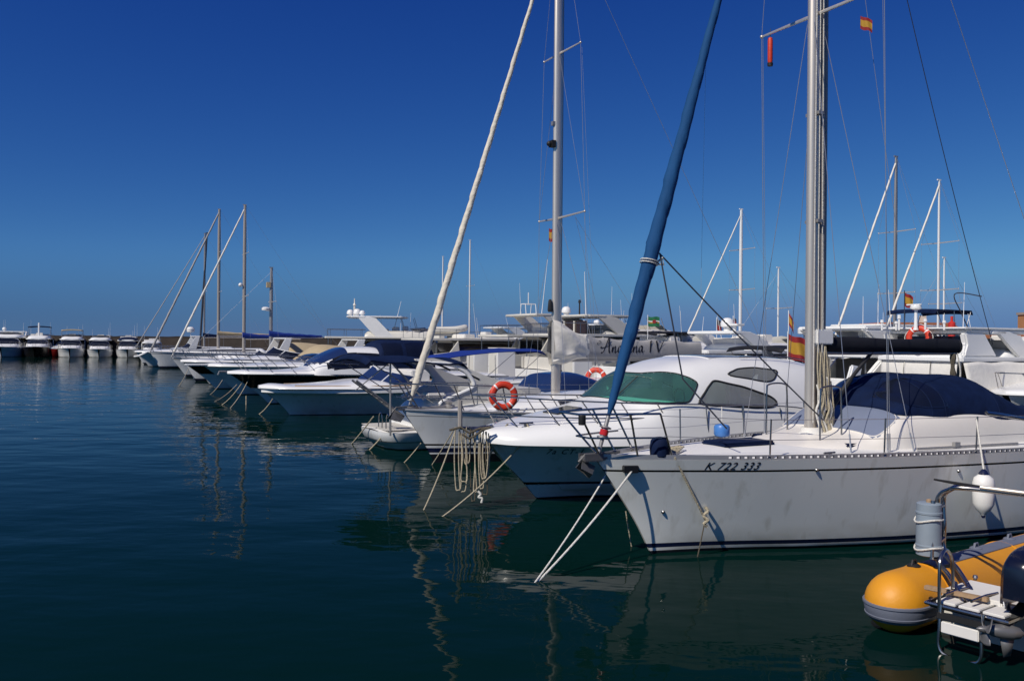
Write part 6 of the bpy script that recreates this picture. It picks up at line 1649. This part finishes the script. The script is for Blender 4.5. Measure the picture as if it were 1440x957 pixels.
# ------------------------------------------------------------------ things hung on the rigging and rails
MB_ = MB().lathe([(.0, 0), (.035, .02), (.042, .06), (.042, .40), (.035, .44), (.0, .46)], n=12)
p = A.world(A.pt(1083, 90, 1.05))
t = thing("radar_reflector", "rust orange tubular radar reflector hanging under the near boat's spreader", "reflector", p)
MB_.build("tube", "orange_foam", t); MB().tube([(0, 0, .45), (0, 0, .60)], .006, 5).build("hanger", "wire_dark", t); MB().lathe([(.045, 0), (.048, .05)], (0, 0, -.03), n=12).build("end_cap", "rubber", t)
fx = A.local(at_depth(1383, 692, 13.05))
t = thing("fender", "white sausage fender hanging on the side of the near sailing boat above the inflatable", "fender", A.world((fx.x, fx.y, fx.z - .28)), ANG)
MB().lathe([(.03, -.05), (.05, -.02), (.10, .03), (.145, .12), (.15, .25), (.15, .42), (.13, .50), (.07, .55), (.045, .57)], n=18).build("body", "fender_white", t)
MB().lathe([(.062, .53), (.075, .56), (.05, .60), (.02, .63)], n=12).build("end_cap", "navy_paint", t); MB().lathe([(.02, -.09), (.03, -.06), (.03, -.04)], n=8).build("lower_eye", "navy_paint", t)
q = HA.edge(HA.u_at(4.75), -1, .06, .56)
MB().tube([(0, 0, .62), t.matrix_world.to_translation()*0 + Vector((q.x - fx.x, q.y - fx.y, q.z - fx.z + .28 - .02))], .014, 6).build("lanyard", "rope_white", t)
fx = A.pt(1015, 612, 1.12)
t = thing("fender", "pale blue drum fender hanging between the near sailing boat and the hardtop cruiser", "fender", A.world((fx.x, fx.y, fx.z - .02)), ANG)
MB().lathe([(.03, 0), (.11, .02), (.13, .05), (.13, .17), (.11, .20), (.03, .22)], n=16).build("body", "fender_blue", t)
MB().tube([(0, 0, .2), (.02, .03, .5)], .008, 5).build("lanyard", "rope_white", t)

# ------------------------------------------------------------------ mooring lines
def line(pts, r, m, label, name="mooring_line", group="mooring lines", n=8):
    return solo(MB().tube(pts, r, n), name, m, label, "rope", group)
def mline(px0, py0, Y0, px1, py1, label, r=.017, m="rope", d=.04, start=None):
    a_ = Vector(start) if start is not None else at_depth(px0, py0, Y0); b_ = at_level(px1, py1, -.05)
    return line(sag(a_, b_, d), r, m, label)
s0 = A.world(HA.at(-.55, 1.30, 1, .03)); s1 = A.world(HA.at(-.50, 1.27, -1, .06))
mline(835, 668, 12.1, 747, 825, "thin pale mooring line from the near bow, left one of the long pair", .011, "rope_white", .05, A.world((-.72, .05, 1.18)))
mline(865, 650, 12.0, 750, 823, "thicker pale mooring line from the near bow's fairlead, right one of the long pair", .014, "rope_white", .06, s1)
e = A.world((.02, HA.edge(HA.u_at(.02), -1, .06).y - .04, 1.42)); k_ = A.world(HA.at(.62, .55, -1, .10)); w_ = at_level(980, 787, -.05)
o = line(curve_pts([e, lerp(e, k_, .5), k_], 8), .016, "rope", "pale knotted rope hanging from the near boat's rail down its hull", "hanging_rope", "hanging ropes")
mb = MB().tube([k_, w_], .009, 6); kp = curve_pts([k_ + Vector((.0, 0, .18)), k_ + Vector((.03, -.02, .12)), k_ + Vector((-.03, -.02, .06)), k_ + Vector((.03, -.03, 0)), k_ + Vector((-.02, -.02, -.05)), k_ + Vector((.02, 0, -.10))], 5)
solo(mb, "hanging_rope", "rope_dark", "thin dark tail of the knotted rope entering the water by the near hull", "rope", "hanging ropes")
solo(MB().tube(kp, .022, 7), "rope_knot", "rope", "bunched knot in the rope hanging down the near hull", "rope", "hanging ropes")
line(sag(at_depth(880, 718, 12.9), at_level(889, 772, -.05), .02), .009, "rope", "short thin line dropping into the water left of the near stem", "mooring_line")
cb = B.world((-.55, -.55, 1.50)); ch = B.world(HB.edge(.06, -1, -.02, .05))
line(curve_pts([cb, ch, at_depth(735, 622, 16.2)], 6) + sag(at_depth(733, 624, 16.2), at_level(616, 730, -.05), .08)[1:], .014, "rope", "long pale mooring line from the hardtop cruiser's bow cleat across the hanging coils")
line(curve_pts([B.world((-.75, -.2, 1.46)), at_depth(703, 612, 16.1), at_depth(690, 636, 16.15), at_depth(683, 652, 16.3)], 6), .018, "rope", "short slack rope over the hardtop cruiser's bow edge", "hanging_rope", "hanging ropes")
mline(642, 600, 16.1, 594, 720, "mooring line from the brown bow post down to the water at left", .013, d=.07)
mline(640, 600, 20.6, 606, 655, "mooring line from the lettered sailing boat's bow reaching the water by its stem", .013, d=.02)
mline(592, 622, 21.5, 566, 652, "short mooring line left of the lettered sailing boat's stem", .013, d=.02)
mline(525, 585, 24.2, 493, 625, "mooring line from the stern out sport boat, left of its platform", .018, d=.02)
mline(543, 606, 24.0, 517, 634, "mooring line crossing the bathing platform of the stern out sport boat", .018, d=.02)
mline(608, 560, 34, 590, 600, "line") if False else None
for i, (x0, y0, Y, x1, y1, lab) in enumerate(((388, 552, 35, 362, 583, "mooring line off the rounded bow of the open motor boat"), (350, 532, 40, 322, 575, "mooring line from the black banded coupe's bow, long left one"), (342, 535, 40, 310, 570, "mooring line from the black banded coupe's bow, second from left"), (333, 540, 44, 297, 566, "mooring line falling past the curved bow platform"), (315, 530, 50, 293, 556, "mooring line below the bow with the narrow dark band"), (266, 515, 62, 250, 544, "mooring line from the tallest masted far sailing boat"), (346, 556, 41, 346, 572, "thin vertical line under the black banded coupe's stem"))):
    mline(x0, y0, Y, x1, y1, lab, .018, d=.12)
# the bunch of ropes hanging off the hardtop cruiser's bow
random.seed(21)
t = thing("rope_bundle", "bundle of pale rope coils hanging from the brown post at the hardtop cruiser's bow", "ropes", at_depth(662, 600, 15.95))
o0 = Vector(t.location)
loops = [(640, 604, 688, 648, 672), (646, 603, 690, 655, 668), (652, 604, 652, 660, 654), (662, 602, 703, 668, 645), (669, 603, 690, 666, 700), (674, 604, 686, 680, 690), (680, 604, 672, 686, 668), (684, 606, 694, 678, 690), (656, 600, 676, 648, 640), (676, 602, 672, 684, 660)]
for i, (xa, ya, yb, xb, yc) in enumerate(loops):
    Y = 15.9 + .03*(i % 4); w_ = random.uniform(4, 8)
    a_, c_2 = at_depth(xa, ya, Y), at_depth(xb + random.uniform(-2, 2), ya + 4, Y + .05)
    l_ = [a_, at_depth(xa - 1, (ya + yb)/2, Y), at_depth(xa + w_*.2, yb - 4, Y - .03), at_depth((xa + xb)/2, yb, Y - .04), at_depth(xb, yb - 5, Y - .02), at_depth(xb + random.uniform(-2, 3), (ya + yb)/2, Y + .02), c_2]
    MB().tube([p - o0 for p in curve_pts(l_, 7)], .011, 7).build("rope_loop", ("rope", "rope", "rope", "rope_dark")[i % 4], t)
MB().tube([at_depth(x, y, 15.9) - o0 for x, y in ((632, 604), (648, 600), (660, 608), (674, 602), (690, 600))], .022, 7).build("rope_lashing", "rope_dark", t)
MB().tube([at_depth(x, y, 15.85) - o0 for x, y in ((690, 600), (678, 604), (668, 612), (660, 616), (650, 610))], .02, 7).build("rope_lashing", "rope_dark", t)
MB().tube(curve_pts([at_depth(x, y, 15.85) - o0 for x, y in ((672, 690), (676, 694), (673, 698), (678, 700), (677, 706))], 5), .022, 7).build("rope_knot", "rope_white", t)
